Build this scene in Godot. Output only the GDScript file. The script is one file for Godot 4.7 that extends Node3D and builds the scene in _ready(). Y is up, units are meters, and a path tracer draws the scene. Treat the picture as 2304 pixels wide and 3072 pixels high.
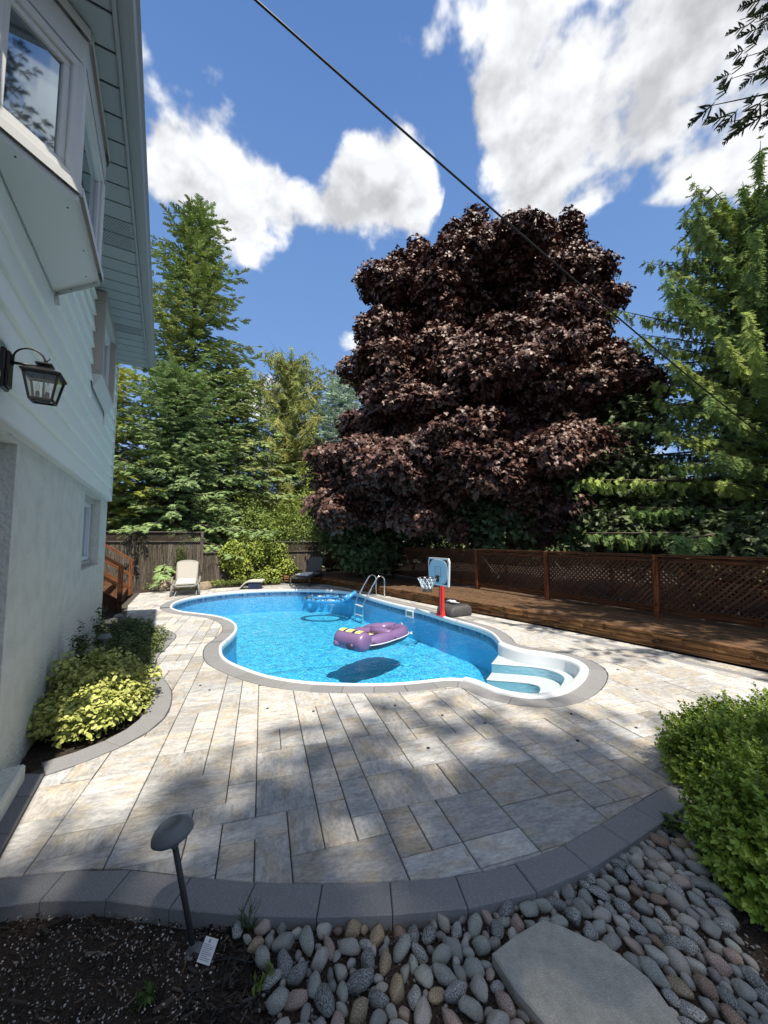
extends Node3D

# ------------------------------------------------------------------ helpers
var rng := RandomNumberGenerator.new()
var used := {}
var M := {}

func L(r: float, g: float, b: float, a := 1.0) -> Color:      # real-world (linear) colour to sRGB
	var c := Color(r, g, b).linear_to_srgb()
	c.a = a
	return c

func rr(a: float, b: float) -> float:
	return rng.randf_range(a, b)

func numbered(called: String) -> String:
	var k: int = used.get(called, 0)
	used[called] = k + 1
	return called if k == 0 else "%s_%03d" % [called, k]

func tag(o: Node, label: String, category := "", group := "", kind := "") -> void:
	if label: o.set_meta("label", label)
	if category: o.set_meta("category", category)
	if group: o.set_meta("group", group)
	if kind: o.set_meta("kind", kind)

func thing(called: String, label: String, category: String, at := Vector3.ZERO, turn := 0.0, group := "") -> Node3D:
	var o := Node3D.new()
	o.name = numbered(called)
	add_child(o)
	o.position = at
	o.rotation.y = turn
	tag(o, label, category, group)
	return o

func put(called: String, mesh: Mesh, m: Material, parent: Node, at := Transform3D.IDENTITY) -> MeshInstance3D:
	var o := MeshInstance3D.new()
	o.name = called
	o.mesh = mesh
	o.material_override = m
	o.transform = at
	parent.add_child(o, true)
	return o

func struct(called: String, label: String, mesh: Mesh, m: Material) -> MeshInstance3D:
	var o := put(numbered(called), mesh, m, self)
	tag(o, label, "", "", "structure")
	return o

func dup(o: Node3D, at: Vector3, turn: float, label: String, called := "") -> Node3D:
	var c: Node3D = o.duplicate()
	c.name = numbered(called if called else String(o.name))
	add_child(c)
	c.position = at
	c.rotation.y = turn
	c.set_meta("label", label)
	return c

func mass(called: String, mesh: Mesh, m: Material, parent: Node, xf: Array, cols: PackedColorArray, stuff := true) -> MultiMeshInstance3D:
	var mm := MultiMesh.new()
	mm.transform_format = MultiMesh.TRANSFORM_3D
	mm.use_colors = true
	mm.mesh = mesh
	mm.instance_count = xf.size()
	for i in xf.size():
		mm.set_instance_transform(i, xf[i])
		mm.set_instance_color(i, cols[i])
	var o := MultiMeshInstance3D.new()
	o.name = called
	o.multimesh = mm
	o.material_override = m
	parent.add_child(o, true)
	if stuff: o.set_meta("kind", "stuff")
	return o

class MB:
	var st := SurfaceTool.new()
	var col := Color.WHITE
	var n := 0
	func _init(smooth := false) -> void:
		st.begin(Mesh.PRIMITIVE_TRIANGLES)
		st.set_smooth_group(0 if smooth else -1)
	func smooth(on: bool) -> void:
		st.set_smooth_group(0 if on else -1)
	func vert(p: Vector3, uv: Vector2) -> void:
		st.set_color(col)
		st.set_uv(uv)
		st.add_vertex(p)
	func tri(a: Vector3, b: Vector3, c: Vector3, ua := Vector2.ZERO, ub := Vector2.ZERO, uc := Vector2.ZERO) -> void:   # counter-clockwise seen from outside
		vert(a, ua); vert(c, uc); vert(b, ub)
		n += 1
	func quad(a: Vector3, b: Vector3, c: Vector3, d: Vector3, ua := Vector2.ZERO, ub := Vector2.ZERO, uc := Vector2.ZERO, ud := Vector2.ZERO) -> void:
		tri(a, b, c, ua, ub, uc)
		tri(a, c, d, ua, uc, ud)
	func face(p: Array, out: Vector3, uvs: Array = []) -> void:      # a convex face turned to look along out
		var nn: Vector3 = (p[1] - p[0]).cross(p[2] - p[0])
		var idx := range(p.size())
		if nn.dot(out) < 0.0:
			idx.reverse()
		for k in range(1, idx.size() - 1):
			if uvs.size():
				tri(p[idx[0]], p[idx[k]], p[idx[k + 1]], uvs[idx[0]], uvs[idx[k]], uvs[idx[k + 1]])
			else:
				tri(p[idx[0]], p[idx[k]], p[idx[k + 1]])
	func box(size: Vector3, bev := 0.003, along := 0, xf := Transform3D.IDENTITY, uvo := Vector2.ZERO) -> void:   # chamfered, uv in metres with u along the given axis
		var h := size * 0.5
		bev = minf(bev, minf(h.x, minf(h.y, h.z)) * 0.6)
		var corner := func(a: int, s: Array) -> Vector3:
			var q := Vector3.ZERO
			for k in 3:
				q[k] = s[k] * (h[k] if k == a else h[k] - bev)
			return q
		var uvf := func(q: Vector3, a: int) -> Vector2:
			var other := [0, 1, 2]
			other.erase(a)
			if along in other:
				other.erase(along)
				return Vector2(q[along], q[other[0]]) + uvo
			return Vector2(q[other[0]], q[other[1]]) + uvo
		for a in 3:
			var b := (a + 1) % 3
			var c := (a + 2) % 3
			for s in [-1, 1]:
				var pts := []
				var uv := []
				for t in [[-1, -1], [1, -1], [1, 1], [-1, 1]]:
					var sg := [0, 0, 0]
					sg[a] = s; sg[b] = t[0]; sg[c] = t[1]
					var q: Vector3 = corner.call(a, sg)
					pts.append(xf * q)
					uv.append(uvf.call(q, a))
				var o := Vector3.ZERO
				o[a] = s
				face(pts, xf.basis * o, uv)
		if bev <= 0.0004:
			return
		for a in 3:
			var b := (a + 1) % 3
			var c := (a + 2) % 3
			for sa in [-1, 1]:
				for sb in [-1, 1]:
					var s1 := [0, 0, 0]
					var s2 := [0, 0, 0]
					s1[a] = sa; s1[b] = sb; s1[c] = -1
					s2[a] = sa; s2[b] = sb; s2[c] = 1
					var q := [corner.call(a, s1), corner.call(b, s1), corner.call(b, s2), corner.call(a, s2)]
					var o := Vector3.ZERO
					o[a] = sa; o[b] = sb
					face(q.map(func(v): return xf * v), xf.basis * o, q.map(func(v): return uvf.call(v, a)))
		for sx in [-1, 1]:
			for sy in [-1, 1]:
				for sz in [-1, 1]:
					var s := [sx, sy, sz]
					var q := [corner.call(0, s), corner.call(1, s), corner.call(2, s)]
					face(q.map(func(v): return xf * v), xf.basis * Vector3(sx, sy, sz), q.map(func(v): return uvf.call(v, 1)))
	func bar(a: Vector3, b: Vector3, w: float, t: float, up := Vector3.UP, bev := 0.003) -> void:    # a board from a to b, w wide sideways and t thick along up
		var x := (b - a).normalized()
		var z := x.cross(up)
		z = z.normalized() if z.length() > 0.001 else x.cross(Vector3.RIGHT).normalized()
		var y := z.cross(x)
		box(Vector3(a.distance_to(b), t, w), bev, 0, Transform3D(Basis(x, y, z), (a + b) * 0.5))
	func tube(pts: Array, radii: Array, sides := 8, caps := true) -> void:
		var rings := []
		var ref := Vector3.UP
		var len := 0.0
		var ls := []
		for i in pts.size():
			var d: Vector3 = pts[mini(i + 1, pts.size() - 1)] - pts[maxi(i - 1, 0)]
			d = d.normalized()
			if i > 0: len += pts[i].distance_to(pts[i - 1])
			ls.append(len)
			if i == 0:
				ref = Vector3.UP if absf(d.y) < 0.9 else Vector3.RIGHT
			var x := ref.cross(d)
			x = x.normalized() if x.length() > 0.001 else Vector3.RIGHT
			var y := d.cross(x).normalized()
			ref = y
			var ring := []
			for k in sides:
				var t := TAU * k / sides
				ring.append(pts[i] + (x * cos(t) + y * sin(t)) * radii[i])
			rings.append(ring)
		loft(rings, caps, ls)
	func loft(rings: Array, caps := true, ls: Array = []) -> void:   # closed rings of equal count, each counter-clockwise seen from the end
		var m: int = rings[0].size()
		for i in rings.size() - 1:
			for k in m:
				var k2 := (k + 1) % m
				var u0 := Vector2(k / float(m), ls[i] if ls.size() else float(i))
				var u1 := Vector2((k + 1) / float(m), ls[i + 1] if ls.size() else float(i + 1))
				quad(rings[i][k], rings[i][k2], rings[i + 1][k2], rings[i + 1][k], u0, Vector2(u1.x, u0.y), u1, Vector2(u0.x, u1.y))
		if caps:
			for e in [0, rings.size() - 1]:
				var c := Vector3.ZERO
				for q in rings[e]: c += q
				c /= m
				for k in m:
					if e == 0: tri(c, rings[e][(k + 1) % m], rings[e][k])
					else: tri(c, rings[e][k], rings[e][(k + 1) % m])
	func lathe(prof: Array, sides := 20, xf := Transform3D.IDENTITY) -> void:     # profile of (radius, height), from the bottom up
		var rings := []
		for p in prof:
			var ring := []
			for k in sides:
				var t := -TAU * k / sides
				ring.append(xf * Vector3(p.x * cos(t), p.y, p.x * sin(t)))
			rings.append(ring)
		loft(rings, true)
	func prism(poly: PackedVector2Array, y0: float, y1: float, bev := 0.0, uvx := Transform2D.IDENTITY, tilt := Vector2.ZERO) -> void:   # polygon in (x, z), with a chamfered top
		var area := 0.0
		for i in poly.size():
			area += poly[i].cross(poly[(i + 1) % poly.size()])
		if area < 0.0:
			poly = poly.duplicate()
			poly.reverse()
		var top := inset(poly, bev) if bev > 0.0 else poly
		var mid := Vector2.ZERO
		for p in poly: mid += p
		mid /= poly.size()
		var up := func(p: Vector2, y: float) -> Vector3:
			return Vector3(p.x, y + (p - mid).dot(tilt), p.y)
		var t := Geometry2D.triangulate_polygon(top)
		if t.is_empty():
			top = poly
			t = Geometry2D.triangulate_polygon(top)
		if t.is_empty():
			top = Geometry2D.convex_hull(poly)
			top.remove_at(top.size() - 1)
			t = Geometry2D.triangulate_polygon(top)
			poly = top
		for k in range(0, t.size(), 3):
			var q := [up.call(top[t[k]], y1), up.call(top[t[k + 1]], y1), up.call(top[t[k + 2]], y1)]
			face(q, Vector3.UP, [uvx * top[t[k]], uvx * top[t[k + 1]], uvx * top[t[k + 2]]])
		for i in poly.size():
			var j := (i + 1) % poly.size()
			var e := poly[j] - poly[i]
			var o := Vector3(e.y, 0, -e.x)
			var ua: Vector2 = uvx * poly[i]
			var ub: Vector2 = uvx * poly[j]
			face([up.call(poly[i], y1 - bev), up.call(poly[j], y1 - bev), Vector3(poly[j].x, y0, poly[j].y), Vector3(poly[i].x, y0, poly[i].y)], o, [ua, ub, ub + Vector2(0.03, 0.03), ua + Vector2(0.03, 0.03)])
			if bev > 0.0:
				face([up.call(poly[i], y1 - bev), up.call(poly[j], y1 - bev), up.call(top[j], y1), up.call(top[i], y1)], o.normalized() + Vector3.UP, [ua, ub, uvx * top[j], uvx * top[i]])
	func inset(poly: PackedVector2Array, d: float) -> PackedVector2Array:
		var out := PackedVector2Array()
		var c := poly.size()
		for i in c:
			var e0 := (poly[i] - poly[(i + c - 1) % c]).normalized()
			var e1 := (poly[(i + 1) % c] - poly[i]).normalized()
			var n0 := Vector2(-e0.y, e0.x)
			var n1 := Vector2(-e1.y, e1.x)
			var b := n0 + n1
			b = b / maxf(b.length_squared() * 0.5, 0.35)
			out.append(poly[i] + b * d)
		return out
	func done(normals := true) -> ArrayMesh:
		if normals: st.generate_normals()
		return st.commit()

func mat(c: Color, rough := 0.8, metal := 0.0, vertex := false, spec := 0.5) -> StandardMaterial3D:
	var m := StandardMaterial3D.new()
	m.albedo_color = c
	m.roughness = rough
	m.metallic = metal
	m.metallic_specular = spec
	m.vertex_color_use_as_albedo = vertex
	return m

func noise(freq: float, sd: int, oct := 4, type := FastNoiseLite.TYPE_SIMPLEX_SMOOTH) -> FastNoiseLite:
	var n := FastNoiseLite.new()
	n.seed = sd
	n.frequency = freq
	n.noise_type = type
	n.fractal_octaves = oct
	n.fractal_type = FastNoiseLite.FRACTAL_FBM if oct > 1 else FastNoiseLite.FRACTAL_NONE
	return n

func noise_tex(n: FastNoiseLite, size := 512, bump := -1.0, ramp: Array = []) -> NoiseTexture2D:
	var t := NoiseTexture2D.new()
	t.width = size
	t.height = size
	t.seamless = true
	t.noise = n
	if bump > 0.0:
		t.as_normal_map = true
		t.bump_strength = bump
	if ramp.size():
		var g := Gradient.new()
		g.offsets = PackedFloat32Array(ramp.map(func(x): return x[0]))
		g.colors = PackedColorArray(ramp.map(func(x): return x[1]))
		t.color_ramp = g
	return t

func img_tex(w: int, h: int, fn: Callable) -> ImageTexture:
	var im := Image.create_empty(w, h, false, Image.FORMAT_RGB8)
	for y in h:
		for x in w:
			im.set_pixel(x, y, fn.call(x, y))
	return ImageTexture.create_from_image(im)

func tri_map(m: StandardMaterial3D, scale: Vector3, world := false) -> void:
	m.uv1_triplanar = true
	m.uv1_world_triplanar = world
	m.uv1_scale = scale

func with_bump(m: StandardMaterial3D, t: Texture2D, strength := 1.0) -> void:
	m.normal_enabled = true
	m.normal_texture = t
	m.normal_scale = strength

func catmull(p: Array, per: int, closed := true) -> PackedVector2Array:
	var out := PackedVector2Array()
	var c := p.size()
	for i in (c if closed else c - 1):
		var a: Vector2 = p[(i + c - 1) % c] if closed or i > 0 else p[0] * 2.0 - p[1]
		var b: Vector2 = p[i]
		var d: Vector2 = p[(i + 1) % c]
		var e: Vector2 = p[(i + 2) % c] if closed or i < c - 2 else d * 2.0 - b
		for k in per:
			out.append(b.cubic_interpolate(d, a, e, k / float(per)))
	if not closed: out.append(p[c - 1])
	return out

func resample(p: PackedVector2Array, step: float, closed := true) -> PackedVector2Array:
	var q := p.duplicate()
	if closed: q.append(p[0])
	var total := 0.0
	for i in q.size() - 1: total += q[i].distance_to(q[i + 1])
	var cnt := maxi(2, roundi(total / step))
	var out := PackedVector2Array()
	var want := 0.0
	var run := 0.0
	var s := total / cnt
	for i in q.size() - 1:
		var d := q[i].distance_to(q[i + 1])
		while want <= run + d + 1e-6 and out.size() < cnt + (0 if closed else 1):
			out.append(q[i].lerp(q[i + 1], clampf((want - run) / maxf(d, 1e-6), 0.0, 1.0)))
			want += s
		run += d
	return out

func offset_path(p: PackedVector2Array, d: float, closed := true) -> PackedVector2Array:   # to the left of travel in (x, z)
	var out := PackedVector2Array()
	var c := p.size()
	for i in c:
		var a := p[(i + c - 1) % c] if closed else p[maxi(i - 1, 0)]
		var b := p[(i + 1) % c] if closed else p[mini(i + 1, c - 1)]
		var t := (b - a).normalized()
		out.append(p[i] + Vector2(t.y, -t.x) * d)
	return out

func v2(a: Array) -> Array:
	var out := []
	for i in range(0, a.size(), 2): out.append(Vector2(a[i], a[i + 1]))
	return out

func tidy(p: PackedVector2Array) -> PackedVector2Array:      # without doubled or needless corners
	var out := PackedVector2Array()
	var c := p.size()
	for i in c:
		var a := p[(i + c - 1) % c]
		var b := p[i]
		var d := p[(i + 1) % c]
		if a.distance_to(b) < 0.0008: continue
		if absf((b - a).normalized().cross((d - b).normalized())) < 0.002 and (b - a).dot(d - b) > 0.0: continue
		out.append(b)
	return out

func area_of(p: PackedVector2Array) -> float:
	var s := 0.0
	for i in p.size(): s += p[i].cross(p[(i + 1) % p.size()])
	return absf(s) * 0.5

# the house's own axes: x along its wall away from the viewer, y up, z out of the wall
const HW := Vector3(-0.4964, 0, -0.8681)
const HN := Vector3(0.8681, 0, -0.4964)
const H0 := Vector3(-2.448, 0, -2.639)
func hp(s: float, y: float, n: float) -> Vector3:
	return H0 + HW * s + Vector3(0, y, 0) + HN * n
func h2(s: float, n: float) -> Vector2:
	var p := hp(s, 0, n)
	return Vector2(p.x, p.z)
func hframe(at: Vector3) -> Transform3D:
	return Transform3D(Basis(HW, Vector3.UP, HN), at)

# ------------------------------------------------------------------ sky, textures, materials
const EXPO := 2.6
const SUN_TO := Vector3(1.12, 4.9, 2.3)

func sky_image() -> Image:
	var w := 3072
	var h := 1536
	var im := Image.create_empty(w, h, false, Image.FORMAT_RGBF)
	var n1 := noise(3.6, 11, 8)
	n1.fractal_gain = 0.58
	var n2 := noise(7.0, 23, 4)
	var n3 := noise(0.9, 5, 2)
	# broad heaps of cloud (azimuth, elevation, half sizes, strength), in degrees
	var heaps := [
		[-24.0, 48.0, 3.6, 5.0, 0.95], [-30.5, 42.5, 5.0, 4.4, 0.95], [-25.0, 38.5, 6.0, 4.2, 0.85], [-18.0, 44.0, 4.2, 3.2, 0.85], [-10.0, 42.0, 6.0, 3.0, 0.9], [-3.0, 43.5, 5.0, 3.8, 1.0], [2.0, 45.5, 4.5, 4.0, 1.05], [6.5, 43.5, 3.2, 2.8, 0.8], [-15.0, 40.5, 4.5, 2.6, 0.7],
		[15.5, 50.0, 3.4, 2.4, 0.95], [19.5, 46.5, 4.4, 3.2, 1.0], [26.0, 43.5, 7.0, 5.0, 1.1], [24.0, 39.5, 5.0, 2.6, 0.8], [21.5, 54.5, 2.2, 3.6, 0.75], [34.0, 49.5, 8.0, 6.0, 1.2], [42.0, 44.0, 10.0, 8.0, 1.3], [45.0, 55.0, 15.0, 9.0, 1.4], [38.0, 51.0, 9.0, 6.0, 1.0], [37.0, 38.0, 6.0, 3.2, 0.9], [55.0, 48.0, 12.0, 12.0, 1.0], [31.0, 56.0, 5.0, 4.0, 0.9],
		[-4.5, 27.0, 3.6, 2.6, 1.1], [0.5, 30.0, 5.0, 3.0, 1.0], [-22.0, 19.5, 7.0, 2.6, 0.9], [10.0, 22.0, 9.0, 4.0, 0.6], [-12.0, 12.0, 14.0, 3.0, 0.7], [20.0, 12.0, 20.0, 3.0, 0.6]]
	var holes := [[25.5, 49.5, 2.4, 2.6, 0.8], [38.5, 32.5, 7.0, 3.2, 0.9], [11.5, 40.5, 3.6, 9.0, 0.9], [31.0, 35.0, 4.0, 2.2, 0.5], [-10.0, 51.0, 7.0, 3.5, 0.5], [-13.5, 46.8, 3.0, 2.2, 0.5]]
	var colour := func(az: float, el: float) -> Color:
		var k := clampf(el / 62.0, 0.0, 1.0)
		var blue := Color(0.28, 0.50, 0.88).lerp(Color(0.095, 0.205, 0.50), pow(k, 0.75))
		blue = blue.lerp(Color(0.055, 0.13, 0.36), clampf((el - 60.0) / 30.0, 0.0, 1.0))
		blue = blue.lerp(Color(0.52, 0.66, 0.86), pow(clampf(1.0 - el / 14.0, 0.0, 1.0), 2.0))
		var ce := cos(deg_to_rad(el))
		var a := deg_to_rad(az)
		var d := Vector3(sin(a) * ce, sin(deg_to_rad(el)) * 1.35, -cos(a) * ce)
		var cov := n3.get_noise_3dv(d) * 1.5 + 0.02  # unseen clouds beyond the view thickened to add fill light
		if az > -62.0 and az < 75.0:
			var pull := minf(1.0, minf(az + 62.0, 75.0 - az) / 14.0)
			var c2 := -0.62
			for b in heaps:
				var q: float = pow((az - b[0]) * ce * 1.25 / b[2], 2.0) + pow((el - b[1]) / b[3], 2.0)
				if q < 6.0: c2 += b[4] * exp(-q * 0.8) * pull
			for b in holes:
				var q: float = pow((az - b[0]) / b[2], 2.0) + pow((el - b[1]) / b[3], 2.0)
				if q < 6.0: c2 -= b[4] * exp(-q) * pull
			cov = lerpf(cov, minf(c2, 0.8), pull)
		if cov < -0.6: return blue
		var f := n1.get_noise_3dv(d)
		var t := cov * 0.95 + f * 1.75
		var dens := smoothstep(-0.10, 0.50, t)
		if dens <= 0.0: return blue
		var g := n2.get_noise_3dv(d + Vector3(0.0, 0.06, 0.0))
		var f2 := n1.get_noise_3dv(d + Vector3(0.015, 0.05, 0.03))
		var lit := clampf(0.96 + (f - f2) * 0.85 + g * 0.10, 0.66, 1.16)
		lit -= 0.15 * smoothstep(0.55, 1.3, t + g * 0.6)
		return blue.lerp(Color(0.90, 0.915, 0.94) * lit, dens * 0.97)
	im.fill(Color(0.16, 0.16, 0.13))
	var s := 8
	for y in range(0, h / 2 + 16, s):          # coarse all round, fine where clouds are looked at
		for x in range(0, w, s):
			var az := (x + s * 0.5) * 360.0 / w
			if az > 180.0: az -= 360.0
			var el := 90.0 - (y + s * 0.5) * 180.0 / h
			if az > -56.0 and az < 58.0 and el > 4.0 and el < 72.0:
				var fine := 1 if el > 14.0 else 2
				for yy in range(0, s, fine):
					for xx in range(0, s, fine):
						var a2 := (x + xx + fine * 0.5) * 360.0 / w
						if a2 > 180.0: a2 -= 360.0
						var c: Color = colour.call(a2, 90.0 - (y + yy + fine * 0.5) * 180.0 / h)
						if fine == 1: im.set_pixel(x + xx, y + yy, c)
						else: im.fill_rect(Rect2i(x + xx, y + yy, fine, fine), c)
			else:
				im.fill_rect(Rect2i(x, y, s, s), colour.call(az, maxf(el, 0.0)))
	return im

func make_materials() -> void:
	var rough_n := noise_tex(noise(0.05, 3, 4), 256, 6.0)
	# paving stones: drawn-out streaks of grey, pale and tan
	var s1 := noise(0.01, 41, 5)
	var s2 := noise(0.012, 43, 3)
	var s3 := noise(0.006, 47, 2)
	var gr := RandomNumberGenerator.new()
	gr.seed = 9
	var paver_tex := img_tex(1024, 1024, func(x, y):
		var a := s1.get_noise_2d(x * 1.1, y * 3.4)
		var b := s2.get_noise_2d(x * 3.4 + 300.0, y * 7.5)
		var c := s3.get_noise_2d(x * 0.9, y * 2.0 + 900.0)
		var v := 0.50 + a * 0.40 + b * 0.34
		var k := Color(0.265, 0.27, 0.28).lerp(Color(0.60, 0.60, 0.59), clampf(v, 0.0, 1.0))
		k = k.lerp(Color(k.r * 1.03, k.g * 0.95, k.b * 0.82), clampf(c * 2.2 - 0.05, 0.0, 0.85))
		var s := gr.randf_range(0.84, 1.16)
		if gr.randf() < 0.01: s = 1.45
		return (k * s).linear_to_srgb())
	M.paver = mat(Color.WHITE, 0.82, 0.0, true, 0.35)
	M.paver.albedo_texture = paver_tex
	with_bump(M.paver, rough_n, 0.35)
	var speck := img_tex(512, 512, func(_x, _y):
		var s := gr.randf_range(0.80, 1.14)
		if gr.randf() < 0.012: s = 1.9
		return Color(0.50 * s, 0.505 * s, 0.515 * s))
	M.block = mat(Color.WHITE, 0.85, 0.0, true, 0.35)
	M.block.albedo_texture = speck
	tri_map(M.block, Vector3.ONE * 2.2, true)
	M.slab = mat(L(0.95, 0.95, 0.90), 0.92, 0.0, false, 0.25)
	var slabn := noise(0.02, 51, 4)
	M.slab.albedo_texture = img_tex(512, 512, func(x, y):
		var s := 0.36 + slabn.get_noise_2d(x, y) * 0.06 + gr.randf_range(-0.07, 0.07)
		var q := gr.randf()
		if q < 0.035: s += 0.22
		elif q < 0.05: s -= 0.14
		return Color(s, s, s * 0.96).linear_to_srgb())
	tri_map(M.slab, Vector3.ONE * 1.6)
	with_bump(M.slab, noise_tex(noise(0.3, 8, 2), 256, 6.0), 0.25)
	M.sand = mat(L(0.055, 0.05, 0.042), 0.95)
	# house
	M.siding = mat(L(0.80, 0.845, 0.80), 0.55, 0.0, true, 0.4)
	with_bump(M.siding, rough_n, 0.08)
	M.stucco = mat(L(0.63, 0.66, 0.61), 0.9, 0.0, false, 0.3)
	M.stucco.albedo_texture = noise_tex(noise(0.012, 61, 5), 512, -1.0, [[0.0, Color(0.92, 0.92, 0.92)], [0.5, Color(0.97, 0.97, 0.97)], [1.0, Color(1, 1, 1)]])
	tri_map(M.stucco, Vector3.ONE * 0.6)
	var stn := noise_tex(noise(0.09, 62, 3), 512, 9.0)
	with_bump(M.stucco, stn, 0.4)
	M.trim = mat(L(0.66, 0.68, 0.67), 0.5, 0.0, true, 0.45)
	M.soffit = mat(L(0.31, 0.34, 0.345), 0.6, 0.0, false, 0.4)
	M.fascia = mat(L(0.30, 0.325, 0.33), 0.45, 0.0, false, 0.5)
	M.beige = mat(L(0.44, 0.41, 0.37), 0.7)
	M.shingle = mat(L(0.06, 0.06, 0.065), 0.95)
	M.room = mat(L(0.05, 0.055, 0.06), 0.9)
	M.pane = mat(L(0.36, 0.42, 0.46), 0.03, 0.92)
	M.glass = mat(Color(0.9, 0.95, 0.95, 0.06), 0.03)
	M.glass.transparency = BaseMaterial3D.TRANSPARENCY_ALPHA
	M.curtain = mat(L(0.45, 0.47, 0.48), 0.9)
	M.black = mat(L(0.012, 0.012, 0.013), 0.42, 0.2)
	M.dark = mat(L(0.03, 0.03, 0.032), 0.55)
	M.bulb = mat(Color(1.0, 0.95, 0.85, 0.25), 0.05)
	M.bulb.transparency = BaseMaterial3D.TRANSPARENCY_ALPHA
	# wood
	var g1 := noise(0.008, 71, 4)
	var g2 := noise(0.03, 72, 3)
	var grain := img_tex(512, 512, func(x, y):
		var v := 0.66 + g1.get_noise_2d(x * 0.35, y * 7.0) * 0.45 + g2.get_noise_2d(x * 0.25, y * 9.0) * 0.22 + gr.randf_range(-0.04, 0.04)
		var k := g1.get_noise_2d(x * 1.0 + 700.0, y * 1.6)
		if k > 0.42: v *= 0.72
		v = clampf(v, 0.15, 1.0)
		return Color(v, v, v))
	M.wood = mat(Color.WHITE, 0.85, 0.0, true, 0.3)
	M.wood.albedo_texture = grain
	M.wood.uv1_scale = Vector3(0.9, 1.6, 1)
	with_bump(M.wood, noise_tex(noise(0.03, 73, 3), 256, 3.0), 0.4)
	# pool
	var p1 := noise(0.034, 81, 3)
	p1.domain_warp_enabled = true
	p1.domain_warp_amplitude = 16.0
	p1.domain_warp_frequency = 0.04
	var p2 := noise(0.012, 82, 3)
	var caustic_liner := img_tex(768, 768, func(x, y):
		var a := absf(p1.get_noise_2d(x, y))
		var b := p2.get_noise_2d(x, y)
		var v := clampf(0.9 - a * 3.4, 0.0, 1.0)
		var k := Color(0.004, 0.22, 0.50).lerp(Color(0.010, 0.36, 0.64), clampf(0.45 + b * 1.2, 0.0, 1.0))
		k = k.lerp(Color(0.20, 0.72, 0.84), v * v * 1.0)  # pale network is caustic light painted over the blue liner print
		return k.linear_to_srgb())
	M.caustic_liner = mat(Color.WHITE, 0.5)
	M.caustic_liner.albedo_texture = caustic_liner
	M.caustic_liner.uv1_scale = Vector3(0.42, 0.42, 1)
	M.wall_liner = mat(Color.WHITE, 0.5)
	M.wall_liner.albedo_color = L(0.02, 0.32, 0.66)
	M.wall_liner.albedo_color = L(0.02, 0.36, 0.68)
	var tile := img_tex(256, 64, func(x, y):
		var cx: int = x / 32
		var cy: int = y / 32
		var hh := absf(sin(cx * 12.9898 + cy * 78.233) * 43758.5453)
		hh -= floorf(hh)
		var k := Color(0.015, 0.05, 0.13).lerp(Color(0.06, 0.17, 0.34), hh)
		if x % 32 < 3 or y % 32 < 3: k = Color(0.10, 0.20, 0.32)
		return k.linear_to_srgb())
	M.tile = mat(Color.WHITE, 0.3)
	M.tile.albedo_texture = tile
	M.tile.uv1_scale = Vector3(1.6, 1, 1)
	M.vinyl = mat(L(0.60, 0.64, 0.68), 0.35)
	var st1 := noise(0.11, 85, 2, FastNoiseLite.TYPE_CELLULAR)
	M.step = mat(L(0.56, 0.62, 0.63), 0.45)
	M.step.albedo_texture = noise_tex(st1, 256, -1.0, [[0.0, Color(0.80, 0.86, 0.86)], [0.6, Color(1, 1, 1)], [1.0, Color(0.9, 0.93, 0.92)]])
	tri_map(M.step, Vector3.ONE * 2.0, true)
	M.riser = mat(L(0.14, 0.36, 0.50), 0.5)  # water tint and shade on the risers, put into their blue
	M.water = mat(L(0.02, 0.35, 0.55, 0.05), 0.0)
	M.water.transparency = BaseMaterial3D.TRANSPARENCY_ALPHA
	M.water.metallic_specular = 0.42
	var wn := noise(0.03, 91, 3)
	wn.domain_warp_enabled = true
	wn.domain_warp_amplitude = 12.0
	M.water.normal_enabled = true
	M.water.normal_texture = noise_tex(wn, 512, 5.0)
	M.water.normal_scale = 0.5
	M.water.uv1_scale = Vector3(0.55, 0.55, 1)
	M.chrome = mat(L(0.72, 0.74, 0.76), 0.16, 1.0)
	# ground
	M.soil = mat(L(0.062, 0.048, 0.038), 1.0)
	M.soil.albedo_texture = noise_tex(noise(0.06, 101, 5), 512, -1.0, [[0.0, Color(0.35, 0.33, 0.3)], [0.5, Color(0.8, 0.78, 0.75)], [1.0, Color(1.3, 1.2, 1.1)]])
	tri_map(M.soil, Vector3.ONE * 2.5, true)
	with_bump(M.soil, noise_tex(noise(0.09, 102, 4), 512, 12.0), 1.2)
	M.lawn = mat(L(0.035, 0.045, 0.02), 1.0)
	M.chip = mat(Color.WHITE, 0.95, 0.0, true, 0.2)
	# river stones
	M.stones = []
	var kinds := [[L(0.50, 0.53, 0.55), 0.05, 1.0], [L(0.66, 0.65, 0.62), 0.20, 1.0], [L(0.60, 0.48, 0.44), 0.12, 1.0], [L(0.34, 0.37, 0.39), 0.06, 1.0], [L(0.82, 0.82, 0.78), 0.10, 4.0], [L(0.52, 0.44, 0.32), 0.07, 2.0], [L(0.55, 0.59, 0.57), 0.07, 6.0], [L(0.68, 0.58, 0.54), 0.25, 1.5], [L(0.48, 0.50, 0.50), 0.14, 3.5], [L(0.40, 0.31, 0.26), 0.08, 1.4]]
	for k in kinds.size():
		var m := mat(kinds[k][0], 0.72, 0.0, false, 0.35)
		var nn := noise(kinds[k][1] * 0.55, 110 + k, 4)
		var st: float = kinds[k][2]
		m.albedo_texture = img_tex(256, 256, func(x, y):
			var v := 0.72 + nn.get_noise_2d(x, y * st) * 1.15 + gr.randf_range(-0.13, 0.13)
			v = clampf(v, 0.24, 1.25) * 0.95
			return Color(v, v * 0.99, v * 0.97))
		tri_map(m, Vector3.ONE * 0.9)
		with_bump(m, rough_n, 0.35)
		M.stones.append(m)
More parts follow.
